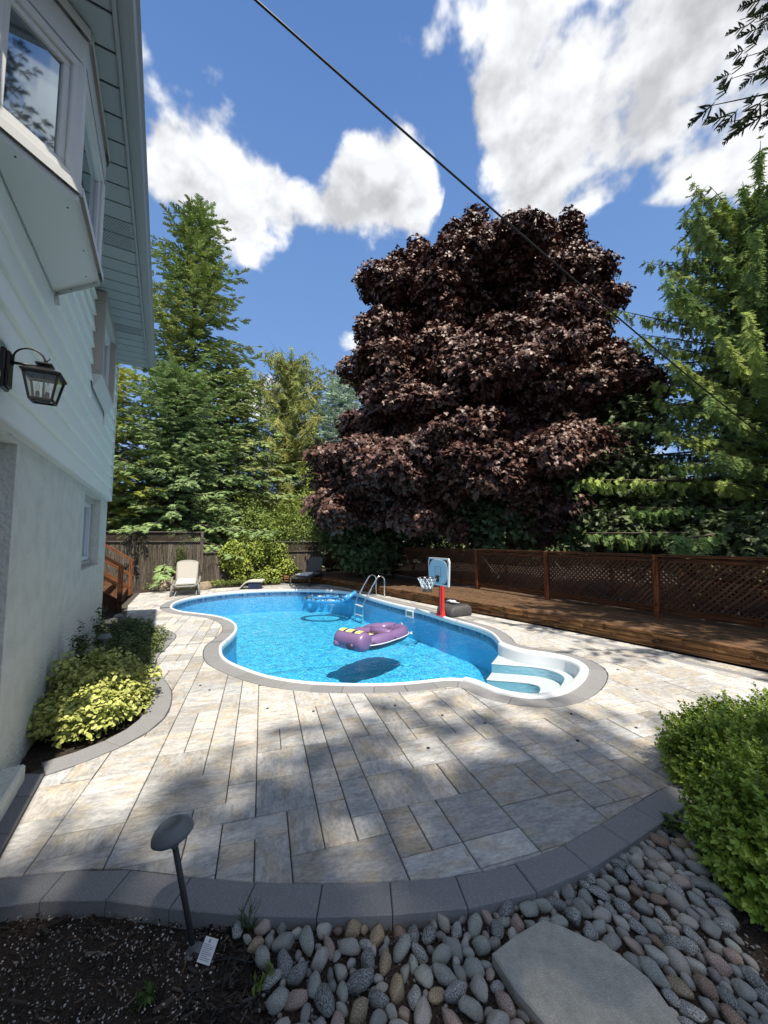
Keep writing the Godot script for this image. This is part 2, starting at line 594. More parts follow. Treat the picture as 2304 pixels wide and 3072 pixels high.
	# plants
	for p in [["needle", 0.75, 0.25, 0.44], ["leaf", 0.5, 0.4, 0.5], ["maple", 0.50, 0.5, 0.12], ["box", 0.42, 0.5, 0.45]]:
		var m := mat(Color.WHITE, p[1], 0.0, true, p[2])
		m.backlight_enabled = true
		m.backlight = Color(p[3], p[3], p[3] * 0.6)
		M[p[0]] = m
	M.maple.backlight = Color(0.16, 0.06, 0.04)
	M.bark = mat(L(0.11, 0.09, 0.075), 0.95, 0.0, true)
	with_bump(M.bark, noise_tex(noise(0.05, 121, 4), 256, 14.0), 1.0)
	M.bark.uv1_scale = Vector3(2, 1, 1)

# ------------------------------------------------------------------ pool and paving
const WATER_Y := -0.125
const POOL_DEPTH := 0.66
var pool_line := PackedVector2Array()       # outer edge of the white coping
var patio_area := PackedVector2Array()

func pool_points() -> Array:
	return v2([-4.85,-8.85, -5.1,-9.55, -5.08,-10.35, -4.7,-11.1, -4.07,-11.6, -3.29,-11.88, -2.44,-11.93, -1.55,-11.72, -0.75,-11.05, -0.3,-10.2, 0.25,-9.26, 0.84,-8.39, 1.285,-7.51, 1.63,-6.87, 1.77,-6.4, 1.76,-5.98, 1.75,-5.72, 1.9,-5.4, 2.19,-5.22, 2.38,-5.0, 2.41,-4.7, 2.28,-4.42, 2.02,-4.1, 1.746,-3.87, 1.5,-3.77, 1.31,-3.79, 1.14,-3.88, 1.03,-4.01, 0.94,-4.16, 0.82,-4.25, 0.64,-4.25, 0.38,-4.17, 0,-4.10, -0.53,-4.11, -0.91,-4.18, -1.25,-4.315, -1.55,-4.52, -1.9,-4.82, -2.11,-5.08, -2.27,-5.4, -2.365,-5.68, -2.41,-6.08, -2.5,-6.55, -2.71,-7.04, -3.02,-7.45, -3.4,-7.77, -3.85,-8.0, -4.25,-8.2, -4.58,-8.48])

func sweep(path: PackedVector2Array, prof: Array, closed := true, uv_v := false) -> ArrayMesh:     # prof: (outwards, y)
	var b := MB.new(true)
	var n := path.size()
	var rows := []
	for q in prof:
		var o := offset_path(path, q.x, closed)
		var row := []
		for p in o: row.append(Vector3(p.x, q.y, p.y))
		rows.append(row)
	var run := 0.0
	for i in (n if closed else n - 1):
		var j := (i + 1) % n
		var d := path[i].distance_to(path[j])
		var v := 0.0
		for k in prof.size() - 1:
			var dv: float = prof[k].distance_to(prof[k + 1])
			if uv_v: dv = 1.0 / (prof.size() - 1)
			b.quad(rows[k][i], rows[k][j], rows[k + 1][j], rows[k + 1][i], Vector2(run, v), Vector2(run + d, v), Vector2(run + d, v + dv), Vector2(run, v + dv))
			v += dv
		run += d
	return b.done()

func blocks(parent: Node, called: String, a: PackedVector2Array, b: PackedVector2Array, m: Material, tone: float, vary: float, per := 1, y0 := -0.05, y1 := 0.0) -> void:    # a row of stones between two lines of points
	var n := mini(a.size(), b.size())
	var i := 0
	while i < n - 1:
		var j := mini(i + per, n - 1)
		var poly := PackedVector2Array()
		for k in range(i, j + 1): poly.append(a[k])
		for k in range(j, i - 1, -1): poly.append(b[k])
		var mb := MB.new()
		var t := tone * rr(1.0 - vary, 1.0 + vary)
		mb.col = Color(t * rr(0.98, 1.02), t, t * rr(0.985, 1.03))
		var c := MB.new()
		var area := 0.0
		for k in poly.size(): area += poly[k].cross(poly[(k + 1) % poly.size()])
		if area < 0.0: poly.reverse()
		poly = c.inset(poly, 0.002)
		mb.prism(poly, y0, y1 + rr(-0.0012, 0.0012), 0.004)
		put(called, mb.done(), m, parent)
		i = j

func build_pool_and_patio() -> void:
	pool_line = resample(catmull(pool_points(), 6), 0.11)
	var sg := 0.0
	for i in pool_line.size(): sg += pool_line[i].cross(pool_line[(i + 1) % pool_line.size()])
	if sg < 0.0: pool_line.reverse()
	# where the moulded steps meet the pool
	var mouth_a := Vector2(1.755, -5.75)
	var mouth_b := Vector2(0.86, -4.24)
	var ia := 0
	var ib := 0
	for i in pool_line.size():
		if pool_line[i].distance_to(mouth_a) < pool_line[ia].distance_to(mouth_a): ia = i
		if pool_line[i].distance_to(mouth_b) < pool_line[ib].distance_to(mouth_b): ib = i
	var n := pool_line.size()
	var step_part := PackedVector2Array()
	var main_part := PackedVector2Array()
	var k := ia
	while k != ib:
		(step_part if true else main_part).append(pool_line[k])
		k = (k + 1) % n
	step_part.append(pool_line[ib])
	k = ib
	while k != ia:
		main_part.append(pool_line[k])
		k = (k + 1) % n
	main_part.append(pool_line[ia])
	if area_of(step_part) > area_of(main_part):
		var sw := step_part
		step_part = main_part
		main_part = sw
	var pool := thing("swimming_pool", "freeform blue lined swimming pool with white moulded corner steps", "swimming pool")
	# coping, narrow along the pool and broad round the steps
	put("coping", sweep(main_part, [Vector2(0.0, -0.03), Vector2(0.0, 0.008), Vector2(-0.012, 0.016), Vector2(-0.03, 0.016), Vector2(-0.042, 0.006), Vector2(-0.045, -0.075), Vector2(-0.035, -0.08)], false), M.vinyl, pool)
	var st := put("coping", sweep(step_part, [Vector2(0.0, -0.03), Vector2(0.0, 0.014), Vector2(-0.015, 0.024), Vector2(-0.07, 0.024), Vector2(-0.095, 0.012), Vector2(-0.105, -0.02), Vector2(-0.11, -0.65)], false), M.vinyl, pool)
	st.set_meta("label", "broad white rim and wall of the moulded steps")
	put("waterline_tiles", sweep(main_part, [Vector2(-0.040, -0.075), Vector2(-0.041, -0.20)], false, true), M.tile, pool)
	put("pool_wall", sweep(main_part, [Vector2(-0.038, -0.20), Vector2(-0.04, -0.45), Vector2(-0.06, -POOL_DEPTH)], false), M.wall_liner, pool)
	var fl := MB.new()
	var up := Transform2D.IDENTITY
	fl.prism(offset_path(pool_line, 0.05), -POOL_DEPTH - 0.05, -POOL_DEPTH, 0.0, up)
	put("pool_floor", fl.done(), M.caustic_liner, pool)
	# treads: the outline of the step bay drawn in again and again
	var bay := step_part.duplicate()
	var mid := (mouth_a + mouth_b) * 0.5
	var edges := []        # the front edge of each lower tread
	for q in [[1.68, -3.9, 1.72, -4.16, 2.0, -4.5, 2.18, -4.8, 2.13, -5.05, 1.95, -5.18, 1.6, -5.27, 0.9, -5.45], [1.40, -3.9, 1.48, -4.18, 1.72, -4.5, 1.88, -4.78, 1.82, -4.92, 1.62, -4.99, 1.3, -5.06, 0.8, -5.2], [1.18, -3.9, 1.30, -4.24, 1.49, -4.52, 1.61, -4.71, 1.56, -4.79, 1.42, -4.85, 1.2, -4.92, 0.7, -5.05]]:
		var e := catmull(v2(q), 6, false)
		e.append(Vector2(-1.0, e[e.size() - 1].y - 0.2))
		e.append(Vector2(-1.0, -3.4))
		e.append(Vector2(e[0].x, -3.4))
		edges.append(e)
	bay = offset_path(step_part, -0.1, false)
	var heights := [-0.15, -0.27, -0.40, -0.53]
	var stairs := put("steps", sweep(step_part, [Vector2(-0.1, -0.60), Vector2(-0.101, -0.65)], false), M.step, pool)
	for q in 4:
		var shapes: Array = [bay] if q == 0 else Geometry2D.intersect_polygons(edges[q - 1], bay)
		var deeper: Array = [edges[q]] if q < 3 else []
		for s in shapes:
			var left: Array = [s]
			for d in deeper:
				var nxt := []
				for l in left: nxt.append_array(Geometry2D.clip_polygons(l, d))
				left = nxt
			for l in left:
				if area_of(l) < 0.01: continue
				var t := MB.new()
				t.prism(l, heights[q] - 0.012, heights[q], 0.006)
				var rs := MB.new()
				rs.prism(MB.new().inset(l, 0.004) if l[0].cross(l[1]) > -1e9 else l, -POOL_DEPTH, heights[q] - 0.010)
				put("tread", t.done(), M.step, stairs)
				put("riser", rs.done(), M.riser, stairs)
	# skimmer mouth on the far wall
	var sk := put("skimmer_frame", null, M.vinyl, pool, Transform3D(Basis(Vector3(0.565, 0, 0.825), Vector3.UP, Vector3(-0.825, 0, 0.565)), Vector3(0.57, -0.135, -8.70)))
	var sm := MB.new()
	for e in [[0, 0.065, 0.26, 0.022], [0, -0.065, 0.26, 0.022], [-0.12, 0, 0.02, 0.108], [0.12, 0, 0.02, 0.108]]:
		sm.box(Vector3(e[2], e[3], 0.03), 0.004, 0, Transform3D(Basis.IDENTITY, Vector3(e[0], e[1], 0)))
	sk.mesh = sm.done()
	var sf := MB.new()
	sf.box(Vector3(0.22, 0.108, 0.01), 0.001)
	put("skimmer_flap", sf.done(), mat(L(0.16, 0.24, 0.2), 0.5), sk)
	# water: one rippled sheet
	var wb := MB.new(true)
	var g1 := noise(1.5, 131, 3)
	var wl := offset_path(pool_line, -0.035)
	var lo := Vector2(-5.3, -12.2)
	var cell := 0.09
	var nx := 88
	var nz := 96
	var hy := func(p: Vector2) -> Vector3: return Vector3(p.x, WATER_Y + g1.get_noise_2d(p.x * 1.6, p.y * 1.6) * 0.009, p.y)
	for iz in nz:
		for ix in nx:
			var c := PackedVector2Array([lo + Vector2(ix, iz) * cell, lo + Vector2(ix + 1, iz) * cell, lo + Vector2(ix + 1, iz + 1) * cell, lo + Vector2(ix, iz + 1) * cell])
			var inn := 0
			for q in c:
				if Geometry2D.is_point_in_polygon(q, wl): inn += 1
			if inn == 0: continue
			var parts: Array = [c] if inn == 4 else Geometry2D.intersect_polygons(c, wl)
			for p in parts:
				var t := Geometry2D.triangulate_polygon(p)
				for q in range(0, t.size(), 3):
					wb.face([hy.call(p[t[q]]), hy.call(p[t[q + 1]]), hy.call(p[t[q + 2]])], Vector3.UP, [p[t[q]], p[t[q + 1]], p[t[q + 2]]])
	struct("water", "clear blue pool water with small ripples", wb.done(), M.water)

	# paving
	var arc_in := catmull(v2([-2.6,-1.62, -2.15,-1.73, -1.709,-1.825, -1.451,-1.868, -1.302,-1.88, -1.108,-1.868, -0.912,-1.842, -0.675,-1.815, -0.54,-1.807, -0.222,-1.803, 0.24,-1.828, 0.565,-1.893, 0.809,-1.98, 1.075,-2.118, 1.361,-2.275, 1.634,-2.425, 1.95,-2.58, 2.35,-2.74, 2.8,-2.87, 3.4,-2.98, 4.2,-3.05, 5.4,-3.05]), 5, false)
	arc_in = resample(arc_in, 0.1, false)
	var arc_out := offset_path(arc_in, -0.157, false)
	var chk := arc_out[arc_out.size() / 2]
	if chk.y < arc_in[arc_in.size() / 2].y: arc_out = offset_path(arc_in, 0.157, false)
	var bed_in := catmull(v2([-2.31,-2.711, -2.214,-2.807, -2.117,-2.948, -2.05,-3.13, -2.055,-3.362, -2.154,-3.61, -2.29,-3.86, -2.50,-4.12, -2.80,-4.47, -3.02,-4.83, -3.17,-5.21, -3.24,-5.5, -3.313,-5.70, -3.40,-6.0, -3.55,-6.24, -3.80,-6.47, -4.15,-6.75, -4.6,-7.1]), 5, false)
	bed_in = resample(bed_in, 0.1, false)
	var bed_out := offset_path(bed_in, 0.2, false)
	if bed_out[10].x < bed_in[10].x: bed_out = offset_path(bed_in, -0.2, false)
	var deck_edge := deck_front()
	# outline of everything that is paved with slabs
	patio_area = PackedVector2Array()
	patio_area.append(Vector2(-1.76, -1.83))
	for p in arc_in:
		if p.x > -1.7: patio_area.append(p)
	for p in deck_edge:
		if p.y < -3.1: patio_area.append(p)
	patio_area.append_array(PackedVector2Array([Vector2(-2.6, -13.7), Vector2(-4.2, -12.75), Vector2(-6.0, -11.75), Vector2(-6.95, -11.1), Vector2(-5.9, -9.0), Vector2(-5.1, -7.75)]))
	var rev := bed_out.duplicate()
	rev.reverse()
	for p in rev: patio_area.append(p)
	patio_area.append(Vector2(-2.185, -2.6))
	patio_area = PackedVector2Array(Geometry2D.offset_polygon(patio_area, -0.001)[0])
	var ring := offset_path(pool_line, 0.19)
	var strip_a := PackedVector2Array()
	for p in deck_edge: strip_a.append(p)
	strip_a = resample(strip_a, 0.3, false)
	var side := -1.0
	if offset_path(strip_a, -0.3, false)[5].x > strip_a[5].x: side = 1.0
	var strip_b := offset_path(strip_a, 0.24 * side, false)
	var strip_c := offset_path(strip_a, 0.38 * side, false)
	var strip_poly := strip_b.duplicate()
	for q in range(strip_c.size() - 1, -1, -1): strip_poly.append(strip_c[q])
	var patio := struct("patio", "", null, M.sand)
	var base := MB.new()
	var basepoly: Array = Geometry2D.clip_polygons(patio_area, pool_line)
	# the bed of jointing sand, with the pool cut out of it
	var cut := PackedVector2Array([Vector2(-2.4, -6.0), Vector2(-2.4, -5.9), Vector2(-30, -5.9), Vector2(-30, -6.0)])
	for bp in Geometry2D.offset_polygon(patio_area, 0.14):
		var halves := [Geometry2D.intersect_polygons(bp, PackedVector2Array([Vector2(-30, -30), Vector2(-0.8, -30), Vector2(-0.8, 5), Vector2(-30, 5)])), Geometry2D.intersect_polygons(bp, PackedVector2Array([Vector2(-0.8, -30), Vector2(30, -30), Vector2(30, 5), Vector2(-0.8, 5)]))]
		for hf in halves:
			for h in hf:
				for piece in Geometry2D.clip_polygons(h, offset_path(pool_line, 0.01)):
					base.prism(piece, -0.12, -0.009)
	patio.mesh = base.done()
	patio.set_meta("label", "paved patio round the pool")
	# slabs of mixed sizes, laid at an angle to the house
	var U := Vector2(-0.3007, -0.9537)
	var V := Vector2(0.9537, -0.3007)
	var cellw := 0.165
	var off := Vector2(-5.28 - 0.0027, 1.0)        # (v, u) of the grid's corner
	var gw := 84
	var gh := 98
	var taken := PackedByteArray()
	taken.resize(gw * gh)
	var sizes := [[2, 2], [2, 2], [3, 2], [2, 1], [3, 2], [2, 3], [1, 2], [2, 1]]
	var hole := Geometry2D.offset_polygon(ring, 0.003)[0]
	var cand := []
	for gy in gh:
		for gx in gw:
			if taken[gy * gw + gx]: continue
			var pick: Array = [1, 1]
			for tr in 10:
				var s: Array = sizes[rng.randi() % sizes.size()]
				var even: bool = (gx % 2 == 0) or s[0] == 1
				if not even and tr < 7: continue
				if gx + s[0] > gw or gy + s[1] > gh: continue
				var free := true
				for yy in s[1]:
					for xx in s[0]:
						if taken[(gy + yy) * gw + gx + xx]: free = false
				if free:
					pick = s
					break
			for yy in pick[1]:
				for xx in pick[0]: taken[(gy + yy) * gw + gx + xx] = 1
			cand.append([gx, gy, pick[0], pick[1]])
	var made := []
	for c in cand:
		var j := 0.003
		var v0: float = off.x + c[0] * cellw + j
		var v1: float = off.x + (c[0] + c[2]) * cellw - j
		var u0: float = off.y + c[1] * cellw + j
		var u1: float = off.y + (c[1] + c[3]) * cellw - j
		var r := PackedVector2Array([V * v0 + U * u0, V * v1 + U * u0, V * v1 + U * u1, V * v0 + U * u1])
		for p1 in Geometry2D.intersect_polygons(r, patio_area):
			for p2 in Geometry2D.clip_polygons(p1, hole):
				for p3 in Geometry2D.clip_polygons(p2, strip_poly):
					if area_of(p3) < 0.0004: continue
					var ctr := Vector2.ZERO
					for q in p3: ctr += q
					var cl := tidy(p3)
					if cl.size() > 2: made.append([ctr.length() / p3.size() - sqrt(area_of(p3)) * 2.0, cl, c[2], c[3]])
	made.sort_custom(func(a, b): return a[0] < b[0])
	var rest := MB.new()
	for q in made.size():
		var m = made[q]
		var b := MB.new() if q < 290 else rest
		var tone := rr(0.64, 0.98)
		var warm := rr(-0.025, 0.04)
		if rng.randf() < 0.12: tone = rr(1.05, 1.18)
		b.col = Color(tone * (1.0 + warm), tone, tone * (1.0 - warm * 1.4))
		var along := V if rng.randf() < 0.74 else U
		var across := U if along == V else V
		var s := 0.52
		var o := Vector2(rr(0.0, 1.0), rr(0.0, 1.0))
		var base_uv := Vector2(m[1][0].dot(along), m[1][0].dot(across)) * s
		var uvx := Transform2D(Vector2(along.x, across.x) * s, Vector2(along.y, across.y) * s, o - base_uv + Vector2(0.3, 0.3))
		b.prism(m[1], -0.04, rr(-0.0018, 0.0018), 0.0035, uvx, Vector2(rr(-0.004, 0.004), rr(-0.004, 0.004)))
		if q < 290: put("paver", b.done(), M.paver, patio)
	var far := put("pavers", rest.done(), M.paver, patio)
	far.set_meta("kind", "stuff")
	# borders of dark blocks
	blocks(patio, "border_block", resample(pool_line, 0.155).duplicate(), offset_path(resample(pool_line, 0.155), 0.186), M.block, 0.95, 0.10, 2)
	var fr_in := resample(arc_in, 0.3, false)
	blocks(patio, "kerb_block", offset_path(fr_in, 0.004 if arc_out == offset_path(arc_in, 0.157, false) else -0.004, false), offset_path(fr_in, 0.157 if arc_out == offset_path(arc_in, 0.157, false) else -0.157, false), M.block, 1.22, 0.14, 1, -0.09, 0.004)
	var bi := resample(bed_in, 0.18, false)
	var so := 1.0 if offset_path(bed_in, 0.2, false)[10].x > bed_in[10].x else -1.0
	blocks(patio, "edging_block", bi, offset_path(bi, 0.196 * so, false), M.block, 1.15, 0.08, 2, -0.07, 0.006)
	blocks(patio, "edging_block", strip_b, strip_c, M.block, 1.0, 0.10, 1)
	var wa := PackedVector2Array([Vector2(-2.42, -2.60), Vector2(-2.30, -2.38), Vector2(-2.13, -2.09), Vector2(-1.96, -1.79)])
	var wb2 := PackedVector2Array([Vector2(-2.19, -2.60), Vector2(-2.07, -2.38), Vector2(-1.91, -2.09), Vector2(-1.765, -1.81)])
	blocks(patio, "edging_block", wa, wb2, M.block, 0.9, 0.08, 1)
	# small dark drain caps set in the slabs near the pool
	var cap := MB.new()
	cap.lathe([Vector2(0.012, 0.0), Vector2(0.012, 0.003), Vector2(0.0105, 0.0045)], 10)
	var capm := cap.done()
	for p in v2([-1.04,-3.55, -0.62,-3.5, 0.1,-3.62, 0.5,-3.42, 0.83,-3.28, 1.62,-3.45, 1.45,-3.0, 2.02,-3.2, 2.55,-4.0, 2.72,-4.6, -1.75,-3.98, 0.32,-2.9, -1.9,-4.1]):
		put("drain_cap", capm, M.black, patio, Transform3D(Basis.IDENTITY, Vector3(p.x, 0.001, p.y)))

func deck_front() -> PackedVector2Array:       # front edge of the wooden deck, from near to far
	var pts := []
	for q in [[-4.6, 6.95], [-3.0, 6.9], [-1.76, 6.84], [0.0, 6.73], [1.3, 6.6], [2.6, 6.42], [4.0, 6.27], [5.6, 6.12], [7.2, 5.96], [8.3, 5.82], [9.2, 5.55], [9.9, 5.1], [10.3, 4.6]]:
		pts.append(h2(q[0], q[1]))
	return resample(catmull(pts, 5, false), 0.25, false)

# ------------------------------------------------------------------ house
func rect_wall(b: MB, x0: float, x1: float, y0: float, y1: float, z: float, thick: float, holes: Array) -> void:    # a wall in the house's axes with rectangular openings (x0, x1, y0, y1)
	var xs := [x0, x1]
	var ys := [y0, y1]
	for h in holes:
		xs.append_array([h[0], h[1]])
		ys.append_array([h[2], h[3]])
	xs.sort()
	ys.sort()
	for i in xs.size() - 1:
		for j in ys.size() - 1:
			var a := Vector2((xs[i] + xs[i + 1]) * 0.5, (ys[j] + ys[j + 1]) * 0.5)
			if xs[i + 1] - xs[i] < 1e-4 or ys[j + 1] - ys[j] < 1e-4: continue
			var open := false
			for h in holes:
				if a.x > h[0] and a.x < h[1] and a.y > h[2] and a.y < h[3]: open = true
			if open: continue
			b.face([Vector3(xs[i], ys[j], z), Vector3(xs[i + 1], ys[j], z), Vector3(xs[i + 1], ys[j + 1], z), Vector3(xs[i], ys[j + 1], z)], Vector3.BACK)
			b.face([Vector3(xs[i], ys[j], z - thick), Vector3(xs[i + 1], ys[j], z - thick), Vector3(xs[i + 1], ys[j + 1], z - thick), Vector3(xs[i], ys[j + 1], z - thick)], Vector3.FORWARD)
	for h in holes + [[x0, x1, y0, y1]]:
		var inner: bool = h != [x0, x1, y0, y1]
		for e in [[h[0], h[2], h[0], h[3], Vector3.RIGHT], [h[1], h[2], h[1], h[3], Vector3.LEFT], [h[0], h[2], h[1], h[2], Vector3.UP], [h[0], h[3], h[1], h[3], Vector3.DOWN]]:
			b.face([Vector3(e[0], e[1], z), Vector3(e[2], e[3], z), Vector3(e[2], e[3], z - thick), Vector3(e[0], e[1], z - thick)], e[4] if inner else -e[4])

func frame_mesh(w: float, h: float, bar: float, depth: float, bev := 0.004) -> ArrayMesh:      # a rectangular window frame centred on the origin
	var b := MB.new()
	b.box(Vector3(w, bar, depth), bev, 0, Transform3D(Basis.IDENTITY, Vector3(0, h * 0.5 - bar * 0.5, 0)))
	b.box(Vector3(w, bar, depth), bev, 0, Transform3D(Basis.IDENTITY, Vector3(0, -h * 0.5 + bar * 0.5, 0)))
	for s in [-1, 1]:
		b.box(Vector3(bar, h - 2.0 * bar, depth), bev, 1, Transform3D(Basis.IDENTITY, Vector3(s * (w * 0.5 - bar * 0.5), 0, 0)))
	return b.done()

func pane_mesh(w: float, h: float) -> ArrayMesh:
	var b := MB.new()
	b.quad(Vector3(-w * 0.5, -h * 0.5, 0), Vector3(w * 0.5, -h * 0.5, 0), Vector3(w * 0.5, h * 0.5, 0), Vector3(-w * 0.5, h * 0.5, 0))
	return b.done()

func build_house() -> void:
	var h := Node3D.new()
	h.name = numbered("house")
	add_child(h)
	h.transform = hframe(H0)
	tag(h, "two storey house with pale siding above a grey stucco wall", "house")
	var x0 := -3.2
	var x1 := 4.17
	# stucco ground floor with a door and a small window cut in
	var b := MB.new()
	rect_wall(b, x0, x1, -0.3, 2.16, 0.0, 0.22, [[-1.35, -0.31, 0.0, 2.1], [2.12, 3.44, 1.15, 2.09]])
	put("stucco_wall", b.done(), M.stucco, h)
	var g := MB.new()
	g.box(Vector3(0.2, 2.45, 7.0), 0.0, 1, Transform3D(Basis.IDENTITY, Vector3(x1 - 0.1, 0.93, -3.72)))
	put("gable_wall", g.done(), M.stucco, h)
	# framing behind the siding
	var c := MB.new()
	rect_wall(c, x0, x1 - 0.06, 2.16, 4.4, 0.02, 0.2, [[-1.15, 0.0, 3.45, 4.3], [1.95, 2.92, 3.5, 4.25]])
	put("upper_wall", c.done(), M.siding, h)
	var gu := MB.new()
	gu.box(Vector3(0.2, 2.4, 7.0), 0.0, 1, Transform3D(Basis.IDENTITY, Vector3(x1 - 0.16, 3.36, -3.7)))
	put("upper_gable_wall", gu.done(), M.siding, h)
	# lapped siding boards
	var y := 2.145
	while y < 4.38:
		var e := minf(0.1935, 4.395 - y)
		var ranges := [[x0, 4.13]]
		if y + e > 3.41 : ranges = [[x0, -1.25], [0.21, 4.13]]
		if y + e > 3.26:
			var r2 := []
			for r in ranges:
				if r[0] < 1.8 and r[1] > 3.1:
					r2.append([r[0], 1.83])
					r2.append([3.02, r[1]])
				else: r2.append(r)
			ranges = r2
		for r in ranges:
			var s := MB.new()
			var z0 := 0.024
			var zb := 0.052
			var t := rr(0.97, 1.03)
			s.col = Color(t, t, t)
			var a0 := Vector3(r[0], y, zb)
			var a1 := Vector3(r[1], y, zb)
			var m0 := Vector3(r[0], y + 0.012, zb + 0.003)
			var m1 := Vector3(r[1], y + 0.012, zb + 0.003)
			var t0 := Vector3(r[0], y + e, z0 + 0.004)
			var t1 := Vector3(r[1], y + e, z0 + 0.004)
			s.face([m0, m1, t1, t0], Vector3.BACK)
			s.face([a0, a1, m1, m0], Vector3.BACK)
			s.face([a0, a1, Vector3(r[1], y, z0 - 0.004), Vector3(r[0], y, z0 - 0.004)], Vector3.DOWN)
			for q in [0, 1]:
				s.face([[a0, m0, t0, Vector3(r[0], y, z0 - 0.004)], [a1, m1, t1, Vector3(r[1], y, z0 - 0.004)]][q], [Vector3.LEFT, Vector3.RIGHT][q])
			put("siding_board", s.done(), M.siding, h)
		y += 0.1935
	var drip := MB.new()
	drip.box(Vector3(x1 - x0 - 0.03, 0.012, 0.06), 0.002, 0, Transform3D(Basis.IDENTITY, Vector3((x0 + x1) * 0.5, 2.137, 0.03)))
	put("drip_edge", drip.done(), M.trim, h)
	var cr := MB.new()
	cr.box(Vector3(0.05, 2.27, 0.05), 0.006, 1, Transform3D(Basis.IDENTITY, Vector3(4.145, 3.27, 0.034)))
	put("corner_trim", cr.done(), M.trim, h)
	# eaves: panels of soffit, fascia, gutter
	var ex0 := -1.5
	var ex1 := 3.98
	var x := ex0
	var k := 0
	while x < ex1 - 0.01:
		var w := minf(0.205, ex1 - x)
		var s := MB.new()
		s.box(Vector3(w - 0.012, 0.012, 0.44), 0.003, 2, Transform3D(Basis.IDENTITY, Vector3(x + w * 0.5, 4.412, 0.245)))
		var p := put("soffit_panel", s.done(), M.soffit, h)
		if k in [10, 11, 20]:
			var v := MB.new()
			for i in 9:
				for j in 18:
					v.box(Vector3(0.006, 0.002, 0.010), 0.0, 0, Transform3D(Basis.IDENTITY, Vector3(x + 0.02 + i * 0.0205, 4.4045, 0.06 + j * 0.0215 + (i % 2) * 0.01)))
			var vn := put("vent_holes", v.done(), M.dark, p)
			vn.set_meta("kind", "stuff")
		x += w
		k += 1
	var sb := MB.new()
	sb.box(Vector3(ex1 - ex0, 0.012, 0.46), 0.0, 0, Transform3D(Basis.IDENTITY, Vector3((ex0 + ex1) * 0.5, 4.43, 0.245)))
	put("soffit_backing", sb.done(), M.dark, h)
	var fa := MB.new()
	fa.box(Vector3(ex1 - ex0, 0.17, 0.022), 0.003, 0, Transform3D(Basis.IDENTITY, Vector3((ex0 + ex1) * 0.5, 4.47, 0.477)))
	put("fascia_board", fa.done(), M.fascia, h)
	var gt := MB.new(true)
	var prof := [Vector2(0.49, 4.545), Vector2(0.49, 4.425), Vector2(0.535, 4.42), Vector2(0.562, 4.45), Vector2(0.572, 4.50), Vector2(0.590, 4.53), Vector2(0.590, 4.55), Vector2(0.582, 4.55)]
	gt.smooth(false)
	for i in prof.size() - 1:
		var pa: Vector2 = prof[i]
		var pb: Vector2 = prof[i + 1]
		gt.face([Vector3(ex0, pa.y, pa.x), Vector3(ex1, pa.y, pa.x), Vector3(ex1, pb.y, pb.x), Vector3(ex0, pb.y, pb.x)], Vector3(0, pa.x - pb.x, 0) + Vector3(0, 0, pb.y - pa.y))
	gt.face([Vector3(ex1, 4.425, 0.49), Vector3(ex1, 4.42, 0.535), Vector3(ex1, 4.45, 0.562), Vector3(ex1, 4.53, 0.59), Vector3(ex1, 4.545, 0.49)], Vector3.RIGHT)
	put("gutter", gt.done(), M.fascia, h)
	var rt := MB.new()
	rt.box(Vector3(ex1 - ex0 + 0.02, 0.03, 0.012), 0.002, 0, Transform3D(Basis.IDENTITY, Vector3((ex0 + ex1) * 0.5, 4.572, 0.545)))
	put("drip_flashing", rt.done(), M.dark, h)
	var rf := MB.new()
	var re := 4.02
	for q in [[ex0, re]]:
		rf.face([Vector3(q[0], 4.575, 0.56), Vector3(q[1], 4.575, 0.56), Vector3(q[1], 5.9, -3.4), Vector3(q[0], 5.9, -3.4)], Vector3(0, 1, 0.4))
		rf.face([Vector3(q[0], 4.556, 0.56), Vector3(q[1], 4.556, 0.56), Vector3(q[1], 5.87, -3.4), Vector3(q[0], 5.87, -3.4)], Vector3(0, -1, -0.4))
		rf.face([Vector3(q[0], 5.9, -3.4), Vector3(q[1], 5.9, -3.4), Vector3(q[1], 4.5, -7.2), Vector3(q[0], 4.5, -7.2)], Vector3(0, 1, -0.4))
		rf.face([Vector3(q[1], 4.556, 0.56), Vector3(q[1], 4.575, 0.56), Vector3(q[1], 5.9, -3.4), Vector3(q[1], 5.87, -3.4)], Vector3.RIGHT)
	put("roof", rf.done(), M.shingle, h)
	var ga := MB.new()
	ga.face([Vector3(ex1, 4.405, 0.49), Vector3(ex1, 4.555, 0.49), Vector3(ex1, 4.72, 0.02), Vector3(ex1, 4.405, 0.02)], Vector3.RIGHT)
	ga.face([Vector3(ex1 + 0.01, 4.5, 0.02), Vector3(ex1 + 0.01, 5.85, -3.4), Vector3(ex1 + 0.01, 4.5, -7.0)], Vector3.RIGHT)
	put("gable_end", ga.done(), M.fascia, h)
	# dark rooms behind the panes
	var rm := MB.new()
	rm.box(Vector3(1.6, 1.4, 0.02), 0.0, 0, Transform3D(Basis.IDENTITY, Vector3(-0.6, 3.8, -1.6)))
	put("room_wall", rm.done(), M.room, h)

	# bay window
	var bay := Node3D.new()
	bay.name = "bay_window"
	h.add_child(bay)
	var pa := Vector2(-1.25, 0.03)
	var pb := Vector2(-0.94, 0.34)
	var pc := Vector2(-0.125, 0.34)
	var pd := Vector2(0.19, 0.03)
	var floor_poly := PackedVector2Array([pa, pb, pc, pd])
	var under := MB.new()
	under.prism(floor_poly, 3.365, 3.395, 0.0)
	put("bay_floor", under.done(), M.trim, bay)
	var screws := MB.new()
